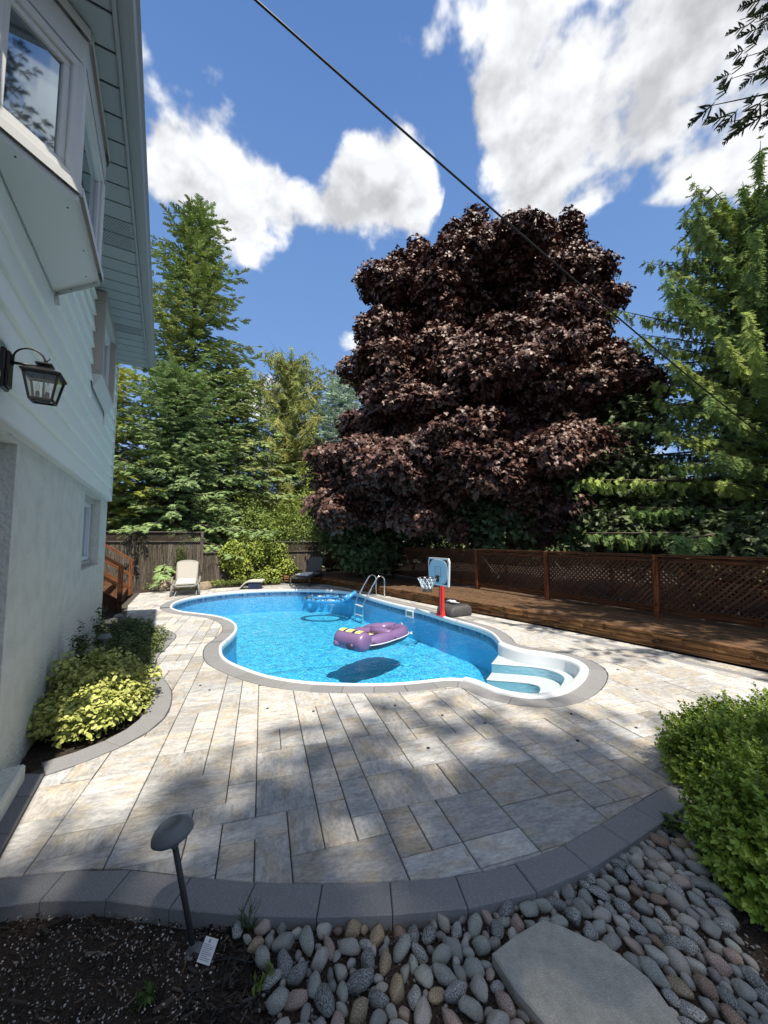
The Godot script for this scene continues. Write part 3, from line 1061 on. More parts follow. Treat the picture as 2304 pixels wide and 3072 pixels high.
	for q in [[-1.1, 0.12], [-0.86, 0.28], [-0.5, 0.3], [-0.2, 0.27], [-0.15, 0.31], [0.03, 0.15], [0.13, 0.06]]:
		screws.lathe([Vector2(0.005, 3.3625), Vector2(0.005, 3.366)], 6, Transform3D(Basis.IDENTITY, Vector3(q[0], 0, q[1])))
	var sc := put("screws", screws.done(), M.dark, bay)
	sc.set_meta("kind", "stuff")
	var apron := MB.new()
	var head := MB.new()
	var cap := MB.new()
	for e in [[pa, pb], [pb, pc], [pc, pd]]:
		var a: Vector2 = e[0]
		var d: Vector2 = e[1]
		var t := (d - a).normalized()
		var nn := Vector2(-t.y, t.x)
		for z in [[apron, 3.398, 3.455, 0.02, 0.0], [head, 4.17, 4.33, 0.0, 0.05], [cap, 4.33, 4.398, 0.02, 0.03]]:
			var lo := 0.03
			var q := [a + nn * z[3], d + nn * z[3], d - nn * 0.05, a - nn * 0.05]
			var pp := PackedVector2Array(q)
			z[0].prism(pp, z[1], z[2], 0.004)
	put("bay_apron", apron.done(), M.trim, bay)
	put("bay_head", head.done(), M.trim, bay)
	put("bay_cornice", cap.done(), M.trim, bay)
	for e in [[pa, pb, 0.055], [pb, pc, 0.05], [pc, pd, 0.05]]:
		var a: Vector2 = e[0]
		var d: Vector2 = e[1]
		var t := (d - a).normalized()
		var nn := Vector2(-t.y, t.x)
		var w := a.distance_to(d) - 0.03
		var ctr := (a + d) * 0.5 - nn * 0.028
		var bs := Basis(Vector3(t.x, 0, t.y), Vector3.UP, Vector3(nn.x, 0, nn.y))
		var tf := Transform3D(bs, Vector3(ctr.x, 3.812, ctr.y))
		put("frame", frame_mesh(w, 0.716, 0.05, 0.05), M.trim, bay, tf)
		put("sash", frame_mesh(w - 0.10, 0.612, 0.035, 0.03), M.trim, bay, tf.translated_local(Vector3(0, 0, -0.008)))
		put("pane", pane_mesh(w - 0.168, 0.545), M.pane, bay, tf.translated_local(Vector3(0, 0, -0.012)))
	for q in [pb, pc]:
		var post := MB.new()
		post.box(Vector3(0.05, 0.715, 0.05), 0.006, 1, Transform3D(Basis(Vector3.UP, 0.39 if q == pb else -0.38), Vector3(q.x, 3.812, q.y - 0.03)))
		put("mullion", post.done(), M.trim, bay)

	# boxed-out window further along
	var w2 := Node3D.new()
	w2.name = "box_window"
	h.add_child(w2)
	var surround := MB.new()
	for e in [[1.84, 3.01, 4.27, 4.395], [1.84, 3.01, 3.40, 3.44]]:
		surround.box(Vector3(e[1] - e[0], e[3] - e[2], 0.20), 0.004, 0, Transform3D(Basis.IDENTITY, Vector3((e[0] + e[1]) * 0.5, (e[2] + e[3]) * 0.5, 0.035)))
	for s in [1.875, 2.975]:
		surround.box(Vector3(0.07, 0.83, 0.20), 0.004, 1, Transform3D(Basis.IDENTITY, Vector3(s, 3.855, 0.035)))
	put("surround", surround.done(), M.beige, w2)
	var sl := MB.new()
	sl.face([Vector3(1.84, 3.398, 0.134), Vector3(3.01, 3.398, 0.134), Vector3(3.01, 3.24, 0.055), Vector3(1.84, 3.24, 0.055)], Vector3(0, -0.3, 1))
	sl.face([Vector3(1.84, 3.398, 0.134), Vector3(1.84, 3.24, 0.055), Vector3(1.84, 3.398, 0.03)], Vector3.LEFT)
	sl.face([Vector3(3.01, 3.398, 0.134), Vector3(3.01, 3.24, 0.055), Vector3(3.01, 3.398, 0.03)], Vector3.RIGHT)
	put("sill_apron", sl.done(), M.trim, w2)
	var wt := Transform3D(Basis.IDENTITY, Vector3(2.425, 3.855, 0.04))
	put("frame", frame_mesh(1.03, 0.83, 0.055, 0.06), M.trim, w2, wt)
	put("sash", frame_mesh(0.91, 0.715, 0.045, 0.035), M.trim, w2, wt)
	put("pane", pane_mesh(0.82, 0.63), M.pane, w2, wt)
	put("blind", pane_mesh(0.9, 0.7), M.curtain, w2, wt.translated_local(Vector3(0, 0, -0.07)))

	# small window in the stucco
	var w3 := Node3D.new()
	w3.name = "small_window"
	h.add_child(w3)
	put("reveal", frame_mesh(1.318, 0.938, 0.07, 0.1, 0.003), M.beige, w3, Transform3D(Basis.IDENTITY, Vector3(2.78, 1.62, -0.13)))
	put("frame", frame_mesh(1.17, 0.79, 0.055, 0.07), M.vinyl, w3, Transform3D(Basis.IDENTITY, Vector3(2.78, 1.62, -0.14)))
	put("pane", pane_mesh(1.06, 0.68), M.pane, w3, Transform3D(Basis.IDENTITY, Vector3(2.78, 1.62, -0.15)))
	put("blind", pane_mesh(1.12, 0.76), M.curtain, w3, Transform3D(Basis.IDENTITY, Vector3(2.78, 1.62, -0.21)))
	# door
	var dr := Node3D.new()
	dr.name = "door"
	h.add_child(dr)
	put("door_frame", frame_mesh(1.03, 2.09, 0.07, 0.1), M.trim, dr, Transform3D(Basis.IDENTITY, Vector3(-0.83, 1.05, -0.15)))
	var dl := MB.new()
	dl.box(Vector3(0.89, 1.95, 0.045), 0.004, 1, Transform3D(Basis.IDENTITY, Vector3(-0.83, 1.05, -0.17)))
	put("door_leaf", dl.done(), M.beige, dr)
	var ds := MB.new()
	ds.box(Vector3(1.35, 0.11, 0.12), 0.012, 0, Transform3D(Basis.IDENTITY, Vector3(-0.86, 0.045, 0.055)))
	put("door_step", ds.done(), M.stucco, h)
	var inside := MB.new()
	inside.box(Vector3(7.3, 4.6, 0.05), 0.0, 0, Transform3D(Basis.IDENTITY, Vector3(0.45, 2.1, -3.0)))
	put("inner_wall", inside.done(), M.room, h)

func build_lantern() -> void:
	var t := thing("wall_lantern", "black metal wall lantern with clear glass on the house", "lantern")
	t.transform = hframe(hp(-0.80, 2.40, 0.05))
	var pl := MB.new()
	pl.box(Vector3(0.10, 0.215, 0.022), 0.006, 1, Transform3D(Basis.IDENTITY, Vector3(0, 0.0, 0.005)))
	pl.box(Vector3(0.075, 0.19, 0.014), 0.005, 1, Transform3D(Basis.IDENTITY, Vector3(0, 0.0, 0.022)))
	put("back_plate", pl.done(), M.black, t)
	var am := MB.new(true)
	am.tube([Vector3(0, 0.045, 0.02), Vector3(0, 0.045, 0.14)], [0.008, 0.008], 8)
	var hook := []
	for i in 13:
		var a := PI * i / 12.0
		hook.append(Vector3(0, 0.075 + sin(a) * 0.062, 0.10 - cos(a) * 0.065))
	hook.append(Vector3(0, 0.06, 0.165))
	am.tube([Vector3(0, 0.03, 0.035)] + hook, [0.005, 0.005, 0.005, 0.005, 0.005, 0.005, 0.005, 0.005, 0.005, 0.005, 0.005, 0.005, 0.005, 0.0045, 0.004], 8)
	am.tube([Vector3(0, 0.07, 0.165), Vector3(0.004, 0.085, 0.172), Vector3(0.002, 0.098, 0.184), Vector3(0, 0.108, 0.178)], [0.006, 0.004, 0.003, 0.001], 6)
	put("arm", am.done(), M.black, t)
	var c := Vector3(0, 0, 0.165)
	var ring := func(w: float, y: float) -> Array:
		return [c + Vector3(-w, y, w), c + Vector3(w, y, w), c + Vector3(w, y, -w), c + Vector3(-w, y, -w)]
	var roof := MB.new()
	roof.loft([ring.call(0.036, 0.056), ring.call(0.036, 0.062), ring.call(0.028, 0.066)], true)
	roof.loft([ring.call(0.026, 0.035), ring.call(0.022, 0.056)], true)
	roof.loft([ring.call(0.082, -0.006), ring.call(0.085, 0.004), ring.call(0.030, 0.036)], true)
	roof.lathe([Vector2(0.012, 0.062), Vector2(0.014, 0.07), Vector2(0.006, 0.078), Vector2(0.007, 0.084), Vector2(0.0, 0.09)], 10, Transform3D(Basis.IDENTITY, c))
	put("roof", roof.done(), M.black, t)
	var cage := MB.new()
	var tp: Array = ring.call(0.072, -0.006)
	var bt: Array = ring.call(0.047, -0.142)
	for i in 4:
		cage.bar(tp[i], bt[i], 0.011, 0.011, Vector3(0, 0.2, 1), 0.001)
		cage.bar(bt[i], bt[(i + 1) % 4], 0.012, 0.012, Vector3.UP, 0.001)
		cage.bar(tp[i], tp[(i + 1) % 4], 0.012, 0.014, Vector3.UP, 0.001)
	put("cage", cage.done(), M.black, t)
	for i in 4:
		var gl := MB.new()
		gl.face([tp[i] + (c - tp[i]) * 0.03, tp[(i + 1) % 4] + (c - tp[(i + 1) % 4]) * 0.03, bt[(i + 1) % 4], bt[i]], (tp[i] + tp[(i + 1) % 4]) * 0.5 - c)
		put("pane", gl.done(), M.glass, t)
	var holder := MB.new()
	holder.lathe([Vector2(0.03, -0.146), Vector2(0.036, -0.138), Vector2(0.01, -0.128), Vector2(0.005, -0.12), Vector2(0.004, 0.0)], 12, Transform3D(Basis.IDENTITY, c))
	for a in 3:
		var o := c + Vector3(cos(a * TAU / 3.0), 0, sin(a * TAU / 3.0)) * 0.024
		holder.lathe([Vector2(0.009, -0.125), Vector2(0.009, -0.095)], 10, Transform3D(Basis.IDENTITY, o))
	put("candle_holder", holder.done(), M.dark, t)
	for a in 3:
		var o := c + Vector3(cos(a * TAU / 3.0), 0, sin(a * TAU / 3.0)) * 0.024
		var bl := MB.new(true)
		bl.lathe([Vector2(0.004, -0.095), Vector2(0.010, -0.08), Vector2(0.011, -0.068), Vector2(0.006, -0.05), Vector2(0.0, -0.035)], 12, Transform3D(Basis.IDENTITY, o))
		put("bulb", bl.done(), M.bulb, t)

# ------------------------------------------------------------------ wooden things
func board_mesh(l: float, w: float, t: float, tone: Color, sd: int, along := 0, bev := 0.004) -> ArrayMesh:
	var b := MB.new()
	b.col = tone
	var s := Vector3(l, t, w)
	if along == 1: s = Vector3(w, l, t)
	b.box(s, bev, along, Transform3D.IDENTITY, Vector2(sd * 0.377, sd * 0.231))
	return b.done()

func tone(c: Color, v := 0.18) -> Color:
	var k := rr(1.0 - v, 1.0 + v)
	return Color(c.r * k * rr(0.96, 1.04), c.g * k, c.b * k * rr(0.95, 1.05))

func build_back_fence() -> void:
	var t := thing("board_fence", "weathered grey board fence with lattice along its top", "fence")
	t.transform = Transform3D(Basis(HN, Vector3.UP, -HW), hp(10.95, 0, 0))      # x runs along the fence, z towards the viewer
	var grey := Color(0.25, 0.215, 0.18)
	var variants := []
	for i in 10:
		variants.append([board_mesh(1.5, 0.138, 0.018, tone(grey, 0.28), i, 1, 0.003), board_mesh(1.12, 0.138, 0.018, tone(grey, 0.28), i + 20, 1, 0.003)])
	var x := -1.9
	while x < 6.15:
		var low := x > 1.9
		var top := 1.06 if low else 1.44
		var l := 1.12 if low else 1.5
		put("board", variants[rng.randi() % 10][1 if low else 0], M.wood, t, Transform3D(Basis(Vector3.BACK, rr(-0.004, 0.004)), Vector3(x + 0.07, top - l * 0.5 + rr(-0.006, 0.006), rr(-0.003, 0.003))))
		x += 0.1425
	for e in [[-1.9, 1.9, 1.45, 1.44], [1.9, 6.17, 1.07, 1.06]]:
		put("rail", board_mesh(e[1] - e[0], 0.09, 0.035, tone(grey), 3), M.wood, t, Transform3D(Basis.IDENTITY, Vector3((e[0] + e[1]) * 0.5, e[2] + 0.01, 0.01)))
	put("rail", board_mesh(3.8, 0.09, 0.035, tone(grey), 4), M.wood, t, Transform3D(Basis.IDENTITY, Vector3(0, 1.77, 0.01)))
	put("rail", board_mesh(1.7, 0.09, 0.035, Color(0.24, 0.24, 0.22), 5), M.wood, t, Transform3D(Basis.IDENTITY, Vector3(5.3, 1.44, 0.01)))
	for q in [[-1.9, 1.9, 1.47, 1.755], [4.5, 6.1, 1.09, 1.42]]:
		var lt := put("lattice", lattice(q[1] - q[0], q[3] - q[2], 0.055, 0.022, Color(0.15, 0.12, 0.10)), M.wood, t, Transform3D(Basis.IDENTITY, Vector3(q[0], q[2], 0)))
		lt.set_meta("kind", "stuff")
	for q in [[-1.9, 1.8], [0.0, 1.8], [1.95, 1.8], [4.45, 1.46], [6.16, 1.48]]:
		put("post", board_mesh(q[1] + 0.1, 0.09, 0.09, tone(grey), 7, 1), M.wood, t, Transform3D(Basis.IDENTITY, Vector3(q[0], q[1] * 0.5 - 0.05, 0.06)))

func lath_segments(w: float, h: float, pitch: float, dirn: int) -> Array:      # diagonal laths clipped to a w by h opening
	var out := []
	var k := pitch * 1.414
	var o := -h
	while o < w:
		var a := Vector2(o, 0)
		var b := Vector2(o + h, h)
		if a.x < 0.0: a = Vector2(0, -o)
		if b.x > w: b = Vector2(w, w - o)
		if a.distance_to(b) > 0.03:
			if dirn < 0:
				a.x = w - a.x
				b.x = w - b.x
			out.append([a, b])
		o += k
	return out

func lattice(w: float, h: float, pitch: float, lw: float, c: Color) -> ArrayMesh:
	var b := MB.new()
	for d in [1, -1]:
		for s in lath_segments(w, h, pitch, d):
			b.col = tone(c, 0.2)
			b.bar(Vector3(s[0].x, s[0].y, 0.005 * d), Vector3(s[1].x, s[1].y, 0.005 * d), lw, 0.007, Vector3.BACK, 0.0)
	return b.done()

func build_lattice_fence() -> void:
	var t := thing("lattice_fence", "dark brown stained lattice fence with posts along the deck", "fence")
	t.transform = hframe(hp(0, 0.2, 7.97))       # x runs away along the fence, z away from the pool
	var brown := Color(0.19, 0.078, 0.036)
	var xs := [-4.42, -2.28, -0.14, 1.98, 4.1, 6.22, 8.34, 10.3]
	var lathtone := Color(0.17, 0.08, 0.043)
	for i in xs.size():
		put("post", board_mesh(1.10, 0.092, 0.092, tone(Color(0.32, 0.115, 0.045), 0.1), i, 1, 0.006), M.wood, t, Transform3D(Basis.IDENTITY, Vector3(xs[i], 0.51, 0)))
		if i == xs.size() - 1: break
		var w: float = xs[i + 1] - xs[i] - 0.09
		var mx: float = (xs[i + 1] + xs[i]) * 0.5
		for e in [[1.045, 0.045, 0.10], [0.975, 0.075, 0.03], [0.16, 0.11, 0.04]]:
			put("rail", board_mesh(w, e[2], e[1], tone(brown, 0.12), i + 3, 0), M.wood, t, Transform3D(Basis.IDENTITY, Vector3(mx, e[0], 0.0)))
		var x0: float = xs[i] + 0.045
		var op := 0.725
		if i in [1, 2, 3]:
			for d in [1, -1]:
				for s in lath_segments(w, op, 0.062, d):
					var l: float = s[0].distance_to(s[1])
					var mb := MB.new()
					mb.col = tone(lathtone, 0.3)
					mb.bar(Vector3(s[0].x, s[0].y, 0), Vector3(s[1].x, s[1].y, 0), 0.034, 0.007, Vector3.BACK, 0.0)
					put("lath", mb.done(), M.wood, t, Transform3D(Basis.IDENTITY, Vector3(x0, 0.215, 0.004 * d)))
		else:
			var lt := put("lattice", lattice(w, op, 0.062, 0.034, lathtone), M.wood, t, Transform3D(Basis.IDENTITY, Vector3(x0, 0.215, 0)))
			lt.set_meta("kind", "stuff")
	# short return to the board fence
	var rb := Basis(Vector3.UP, PI / 2)
	put("rail", board_mesh(1.75, 0.09, 0.05, tone(brown), 2), M.wood, t, Transform3D(rb, Vector3(10.35, 1.03, -0.9)))
	put("rail", board_mesh(1.75, 0.04, 0.10, tone(brown), 2), M.wood, t, Transform3D(rb, Vector3(10.35, 0.16, -0.9)))
	var l2 := put("lattice", lattice(1.75, 0.8, 0.062, 0.034, lathtone), M.wood, t, Transform3D(rb, Vector3(10.35, 0.215, 0.0)))
	l2.set_meta("kind", "stuff")

func build_deck() -> void:
	var t := thing("deck", "low brown stained wooden deck below the lattice fence", "deck")
	var edge := deck_front()
	var poly := PackedVector2Array()
	for p in edge: poly.append(p)
	for q in [[10.8, 4.6], [10.8, 8.35], [-4.6, 8.35]]: poly.append(h2(q[0], q[1]))
	var brown := Color(0.24, 0.145, 0.085)
	var n := 4.55
	while n < 8.3:
		var s := -4.6 - rr(0.0, 2.0)
		while s < 10.8:
			var e := s + 3.6
			var r := PackedVector2Array([h2(s + 0.002, n + 0.003), h2(e - 0.002, n + 0.003), h2(e - 0.002, n + 0.137), h2(s + 0.002, n + 0.137)])
			for p in Geometry2D.intersect_polygons(r, poly):
				if area_of(p) < 0.004: continue
				var b := MB.new()
				b.col = tone(brown, 0.16)
				var o := Vector2(rr(0, 3), rr(0, 3))
				b.prism(p, 0.2, 0.232 + rr(-0.001, 0.001), 0.004, Transform2D(Vector2(HW.x, HN.x), Vector2(HW.z, HN.z), o))
				put("deck_board", b.done(), M.wood, t)
			s = e
		n += 0.14
	# two rows of fascia boards
	var f := resample(edge, 0.5, false)
	var side := 1.0 if offset_path(f, 0.02, false)[3].x < f[3].x else -1.0
	for row in [[0.226, 0.12, 0.024, 2], [0.112, 0.028, 0.006, 3]]:
		var outer := offset_path(f, row[2] * side, false)
		var inner := offset_path(f, (row[2] - 0.028) * side, false)
		var i := 0
		while i < f.size() - 1:
			var j := mini(i + row[3], f.size() - 1)
			var pp := PackedVector2Array()
			for k in range(i, j + 1): pp.append(outer[k])
			for k in range(j, i - 1, -1): pp.append(inner[k])
			var b := MB.new()
			b.col = tone(Color(0.36, 0.185, 0.08), 0.14)
			var d := (outer[j] - outer[i]).normalized()
			b.prism(pp, row[1], row[0], 0.003, Transform2D(Vector2(d.x, -d.y), Vector2(d.y, d.x), Vector2(rr(0, 2), rr(0, 2))))
			put("fascia_board", b.done(), M.wood, t)
			i = j
	var shade_sheet := MB.new()
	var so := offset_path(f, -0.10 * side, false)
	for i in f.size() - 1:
		shade_sheet.quad(Vector3(so[i].x, -0.1, so[i].y), Vector3(so[i + 1].x, -0.1, so[i + 1].y), Vector3(so[i + 1].x, 0.2, so[i + 1].y), Vector3(so[i].x, 0.2, so[i].y))
	put("under_deck_shade", shade_sheet.done(), M.dark, t)  # dark sheet standing in for the shade in the gap under the deck

func build_stairs() -> void:
	var t := thing("wooden_stairs", "brown stained wooden stairs with handrails beside the house", "stairs")
	t.transform = hframe(hp(0, 0, 0))
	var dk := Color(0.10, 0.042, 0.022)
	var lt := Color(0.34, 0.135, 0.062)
	var s0 := 6.35
	var s1 := 9.35
	for i in 5:
		var n := 0.02 - 0.28 * i
		var yy := 0.2 * (i + 1)
		for q in 2:
			put("tread", board_mesh(s1 - s0 - 0.08, 0.135, 0.036, tone(Color(0.22, 0.10, 0.05), 0.15), i * 2 + q), M.wood, t, Transform3D(Basis.IDENTITY, Vector3((s0 + s1) * 0.5, yy - 0.018, n - 0.07 - q * 0.14)))
		put("riser", board_mesh(s1 - s0 - 0.08, 0.165, 0.02, tone(dk), i), M.wood, t, Transform3D(Basis(Vector3.RIGHT, PI / 2), Vector3((s0 + s1) * 0.5, yy - 0.12, n - 0.01)))
	for s in [s0, s1]:
		var c := dk if s == s0 else lt  # near side in shadow and far side in sun, painted as two tones
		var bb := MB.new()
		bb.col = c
		bb.bar(Vector3(s, 0.10, 0.06), Vector3(s, 1.10, -1.34), 0.04, 0.24, Vector3(0, 1, 0.71))
		put("stringer", bb.done(), M.wood, t)
		put("post", board_mesh(0.95, 0.09, 0.09, tone(c, 0.1), 2, 1), M.wood, t, Transform3D(Basis.IDENTITY, Vector3(s, 0.46, 0.06)))
		put("post", board_mesh(1.95, 0.09, 0.09, tone(c, 0.1), 4, 1), M.wood, t, Transform3D(Basis.IDENTITY, Vector3(s, 0.97, -1.36)))
		for q in [[0.92, 0.14, 0.04], [0.50, 0.09, 0.04]]:
			var rb := MB.new()
			rb.col = tone(c, 0.1)
			rb.bar(Vector3(s, q[0], 0.12), Vector3(s, q[0] + 1.0, -1.36), q[1] * 0.7, q[2] * 1.6, Vector3(0, 1, 0.71))
			put("handrail", rb.done(), M.wood, t)

# ------------------------------------------------------------------ things by the pool
func build_loungers() -> void:
	var fr := mat(L(0.19, 0.185, 0.175), 0.5)
	var sling := mat(L(0.36, 0.35, 0.32), 0.85)
	with_bump(sling, noise_tex(noise(0.4, 141, 1), 128, 4.0), 0.6)
	var white := mat(L(0.80, 0.80, 0.79), 0.8)
	var t := thing("sun_lounger", "grey sun lounger facing the pool in front of two boulders", "sun lounger", Vector3(-5.36, 0, -10.5), 0.44, "sun loungers at the end of the pool")
	# z runs towards the foot end
	var rails := MB.new()
	for s in [-1, 1]:
		rails.bar(Vector3(s * 0.30, 0.30, 0.0), Vector3(s * 0.30, 0.30, -1.25), 0.05, 0.06, Vector3.UP, 0.012)
		rails.bar(Vector3(s * 0.30, 0.30, 0.0), Vector3(s * 0.20, 0.27, 0.10), 0.05, 0.05, Vector3.UP, 0.012)
	rails.bar(Vector3(-0.22, 0.265, 0.11), Vector3(0.22, 0.265, 0.11), 0.05, 0.05, Vector3.UP, 0.015)
	put("frame", rails.done(), fr, t)
	for s in [-1, 1]:
		for z in [0.0, -1.2]:
			var lg := MB.new(true)
			lg.tube([Vector3(s * 0.315, 0.30, z), Vector3(s * 0.335, 0.14, z + 0.015), Vector3(s * 0.345, 0.0, z + 0.03)], [0.032, 0.028, 0.024], 8)
			put("leg", lg.done(), fr, t)
		var arm := MB.new(true)
		arm.tube([Vector3(s * 0.335, 0.30, -0.18), Vector3(s * 0.35, 0.43, -0.30), Vector3(s * 0.35, 0.46, -0.50), Vector3(s * 0.345, 0.44, -0.85)], [0.022, 0.026, 0.026, 0.02], 8)
		put("armrest", arm.done(), fr, t)
	var seat := MB.new()
	seat.box(Vector3(0.52, 0.02, 1.2), 0.005, 0, Transform3D(Basis.IDENTITY, Vector3(0, 0.315, -0.58)))
	put("seat", seat.done(), sling, t)
	var cu := MB.new()
	cu.box(Vector3(0.46, 0.05, 0.75), 0.02, 0, Transform3D(Basis(Vector3.RIGHT, 0.03), Vector3(0, 0.355, -0.48)))
	put("towel", cu.done(), white, t)
	var bk := Node3D.new()
	bk.name = "backrest"
	t.add_child(bk)
	bk.position = Vector3(0, 0.32, -1.0)
	bk.rotation.x = 0.98          # leaning back
	var w := 0.27
	var lp := []
	for i in 13:
		var a := PI * i / 12.0
		lp.append(Vector3(cos(a) * w * (1.0 if absf(cos(a)) < 0.9 else 1.0), 0.0, -0.60 - sin(a) * 0.08))
	# the backrest lies along -z before it is tipped up
	var tb := MB.new(true)
	var path := [Vector3(w, 0, 0.0)] + lp + [Vector3(-w, 0, 0.0)]
	var rad := []
	for i in path.size(): rad.append(0.02)
	tb.tube(path, rad, 8)
	put("back_frame", tb.done(), sling, bk)
	var sl := MB.new()
	var pp := PackedVector2Array()
	for q in path: pp.append(Vector2(q.x * 0.97, q.z))
	sl.prism(pp, -0.008, 0.008, 0.0)
	put("back_sling", sl.done(), sling, bk)
	var o := dup(t, Vector3(-2.75, 0, -12.75), -0.22, "dark grey sun lounger turned sideways beside the wooden deck")
	var dk := mat(L(0.055, 0.055, 0.056), 0.55)
	var dks := mat(L(0.075, 0.075, 0.075), 0.8)
	for c in o.find_children("*", "MeshInstance3D", true, false):
		if c.name.begins_with("towel"): continue
		c.material_override = dks if c.name in ["seat", "back_sling"] else dk

func build_pool_board() -> void:
	var t := thing("pool_board", "low beige pool board on a navy stand at the far pool end", "pool board", Vector3(-4.10, 0, -12.15), 0.12)
	var st := MB.new()
	var ring := func(w: float, d: float, y: float) -> Array: return [Vector3(-w, y, d), Vector3(w, y, d), Vector3(w, y, -d), Vector3(-w, y, -d)]
	st.loft([ring.call(0.165, 0.22, 0.0), ring.call(0.17, 0.22, 0.20), ring.call(0.16, 0.21, 0.215)], true)
	put("stand", st.done(), mat(L(0.012, 0.022, 0.065), 0.5), t, Transform3D(Basis.IDENTITY, Vector3(0.08, 0, 0)))
	var bd := MB.new()
	var pr := []
	for q in [[-0.36, 0.035], [-0.30, 0.10], [-0.22, 0.19], [-0.15, 0.245], [-0.05, 0.262], [0.15, 0.262], [0.31, 0.262], [0.325, 0.25]]:
		pr.append([Vector3(q[0], q[1], 0.25), Vector3(q[0], q[1] - 0.042, 0.25), Vector3(q[0], q[1] - 0.042, -0.25), Vector3(q[0], q[1], -0.25)])
	bd.loft(pr, true)
	put("board", bd.done(), mat(L(0.50, 0.49, 0.43), 0.6), t)

func build_hoop() -> void:
	var t := thing("basketball_hoop", "small poolside basketball hoop with red pole and pale blue backboard", "basketball hoop")
	t.transform = Transform3D(Basis(HW, Vector3.UP, HN), Vector3(1.21, 0.004, -7.80))      # z points away from the pool
	var red := mat(L(0.62, 0.035, 0.03), 0.38)
	var dkg := mat(L(0.055, 0.056, 0.06), 0.6)
	with_bump(dkg, noise_tex(noise(0.3, 145, 2), 128, 4.0), 0.3)
	var b := MB.new(true)
	var ring := func(x0: float, x1: float, z0: float, z1: float, y: float, r: float) -> Array:
		var out := []
		for c in [[x1 - r, z1 - r, 0.0], [x1 - r, z0 + r, 1.0], [x0 + r, z0 + r, 2.0], [x0 + r, z1 - r, 3.0]]:
			for k in 4:
				var a: float = PI / 2 - (c[2] * PI / 2 + k * PI / 6)
				out.append(Vector3(c[0] + cos(a) * r, y, c[1] + sin(a) * r))
		return out
	b.loft([ring.call(-0.24, 0.24, -0.02, 0.50, 0.0, 0.04), ring.call(-0.25, 0.25, -0.03, 0.52, 0.03, 0.05), ring.call(-0.245, 0.245, -0.02, 0.515, 0.13, 0.05), ring.call(-0.225, 0.225, 0.03, 0.50, 0.175, 0.05), ring.call(-0.20, 0.20, 0.10, 0.47, 0.20, 0.05), ring.call(-0.17, 0.17, 0.14, 0.43, 0.205, 0.05)], true)
	put("base", b.done(), dkg, t)
	var seam := MB.new()
	seam.box(Vector3(0.02, 0.005, 0.30), 0.001, 0, Transform3D(Basis.IDENTITY, Vector3(-0.03, 0.207, 0.28)))
	put("seam", seam.done(), M.black, t)
	var p := MB.new()
	p.box(Vector3(0.075, 0.70, 0.022), 0.006, 1, Transform3D(Basis.IDENTITY, Vector3(0, 0.36, -0.085)))
	for s in [-1, 1]:
		p.box(Vector3(0.018, 0.70, 0.055), 0.005, 1, Transform3D(Basis.IDENTITY, Vector3(s * 0.045, 0.36, -0.07)))
	p.box(Vector3(0.03, 0.66, 0.02), 0.004, 1, Transform3D(Basis.IDENTITY, Vector3(0, 0.36, -0.10)))
	put("pole", p.done(), red, t)
	var ft := MB.new()
	for s in [-1, 1]:
		ft.loft([[Vector3(s * 0.075 - 0.02, 0.0, -0.05), Vector3(s * 0.075 + 0.02, 0.0, -0.05), Vector3(s * 0.075 + 0.02, 0.0, -0.15), Vector3(s * 0.075 - 0.02, 0.0, -0.15)], [Vector3(s * 0.05 - 0.015, 0.11, -0.055), Vector3(s * 0.05 + 0.015, 0.11, -0.055), Vector3(s * 0.05 + 0.015, 0.11, -0.10), Vector3(s * 0.05 - 0.015, 0.11, -0.10)]], true)
	put("foot", ft.done(), red, t)
	# backboard
	var bb := Node3D.new()
	bb.name = "backboard"
	t.add_child(bb)
	bb.position = Vector3(0, 0.87, -0.13)
	bb.rotation.y = -0.05
	var outline := func(w0: float, w1: float, h: float, r: float) -> PackedVector2Array:
		var pts := v2([-w0, -h, w0, -h, w1, h * 0.86, w1 * 0.8, h, -w1 * 0.8, h, -w1, h * 0.86])
		return PackedVector2Array(pts)
	var up := Transform3D(Basis(Vector3.RIGHT, -PI / 2), Vector3.ZERO)
	var pl := func(poly: PackedVector2Array, z: float, th: float) -> ArrayMesh:        # a plate standing in x and y, facing -z
		var q := MB.new()
		var pp := PackedVector2Array()
		for v in poly: pp.append(Vector2(v.x, v.y))
		q.prism(pp, z, z + th, 0.002)
		return q.done()
	var face := Transform3D(Basis(Vector3.RIGHT, Vector3.BACK, Vector3.DOWN).inverse(), Vector3.ZERO)
	face = Transform3D(Basis(Vector3(1, 0, 0), Vector3(0, 0, -1), Vector3(0, 1, 0)), Vector3.ZERO)
	var o := PackedVector2Array([Vector2(-0.33, -0.27), Vector2(0.33, -0.27), Vector2(0.36, 0.20), Vector2(0.33, 0.275), Vector2(-0.33, 0.275), Vector2(-0.36, 0.20)])
	put("board_frame", pl.call(o, -0.015, 0.035), M.vinyl, bb, face)
	var inn := PackedVector2Array()
	for v in o: inn.append(v * Vector2(0.90, 0.885))
	put("dark_corners", pl.call(inn, 0.017, 0.004), M.black, bb, face)
	var ov := PackedVector2Array()
	for i in 40:
		var a := TAU * i / 40
		var c := cos(a)
		var s := sin(a)
		var e := pow(pow(absf(c), 3.2) + pow(absf(s), 3.2), -1.0 / 3.2)
		ov.append(Vector2(c * e * 0.312, s * e * 0.243))
	put("blue_panel_rim", pl.call(ov, 0.020, 0.004), mat(L(0.50, 0.62, 0.70), 0.5), bb, face)
	var ov2 := PackedVector2Array()
	var ov3 := PackedVector2Array()
	for v in ov:
		ov2.append(v * 0.955)
		ov3.append(v * 0.935)
	put("dark_line", pl.call(ov2, 0.022, 0.004), mat(L(0.05, 0.09, 0.14), 0.5), bb, face)
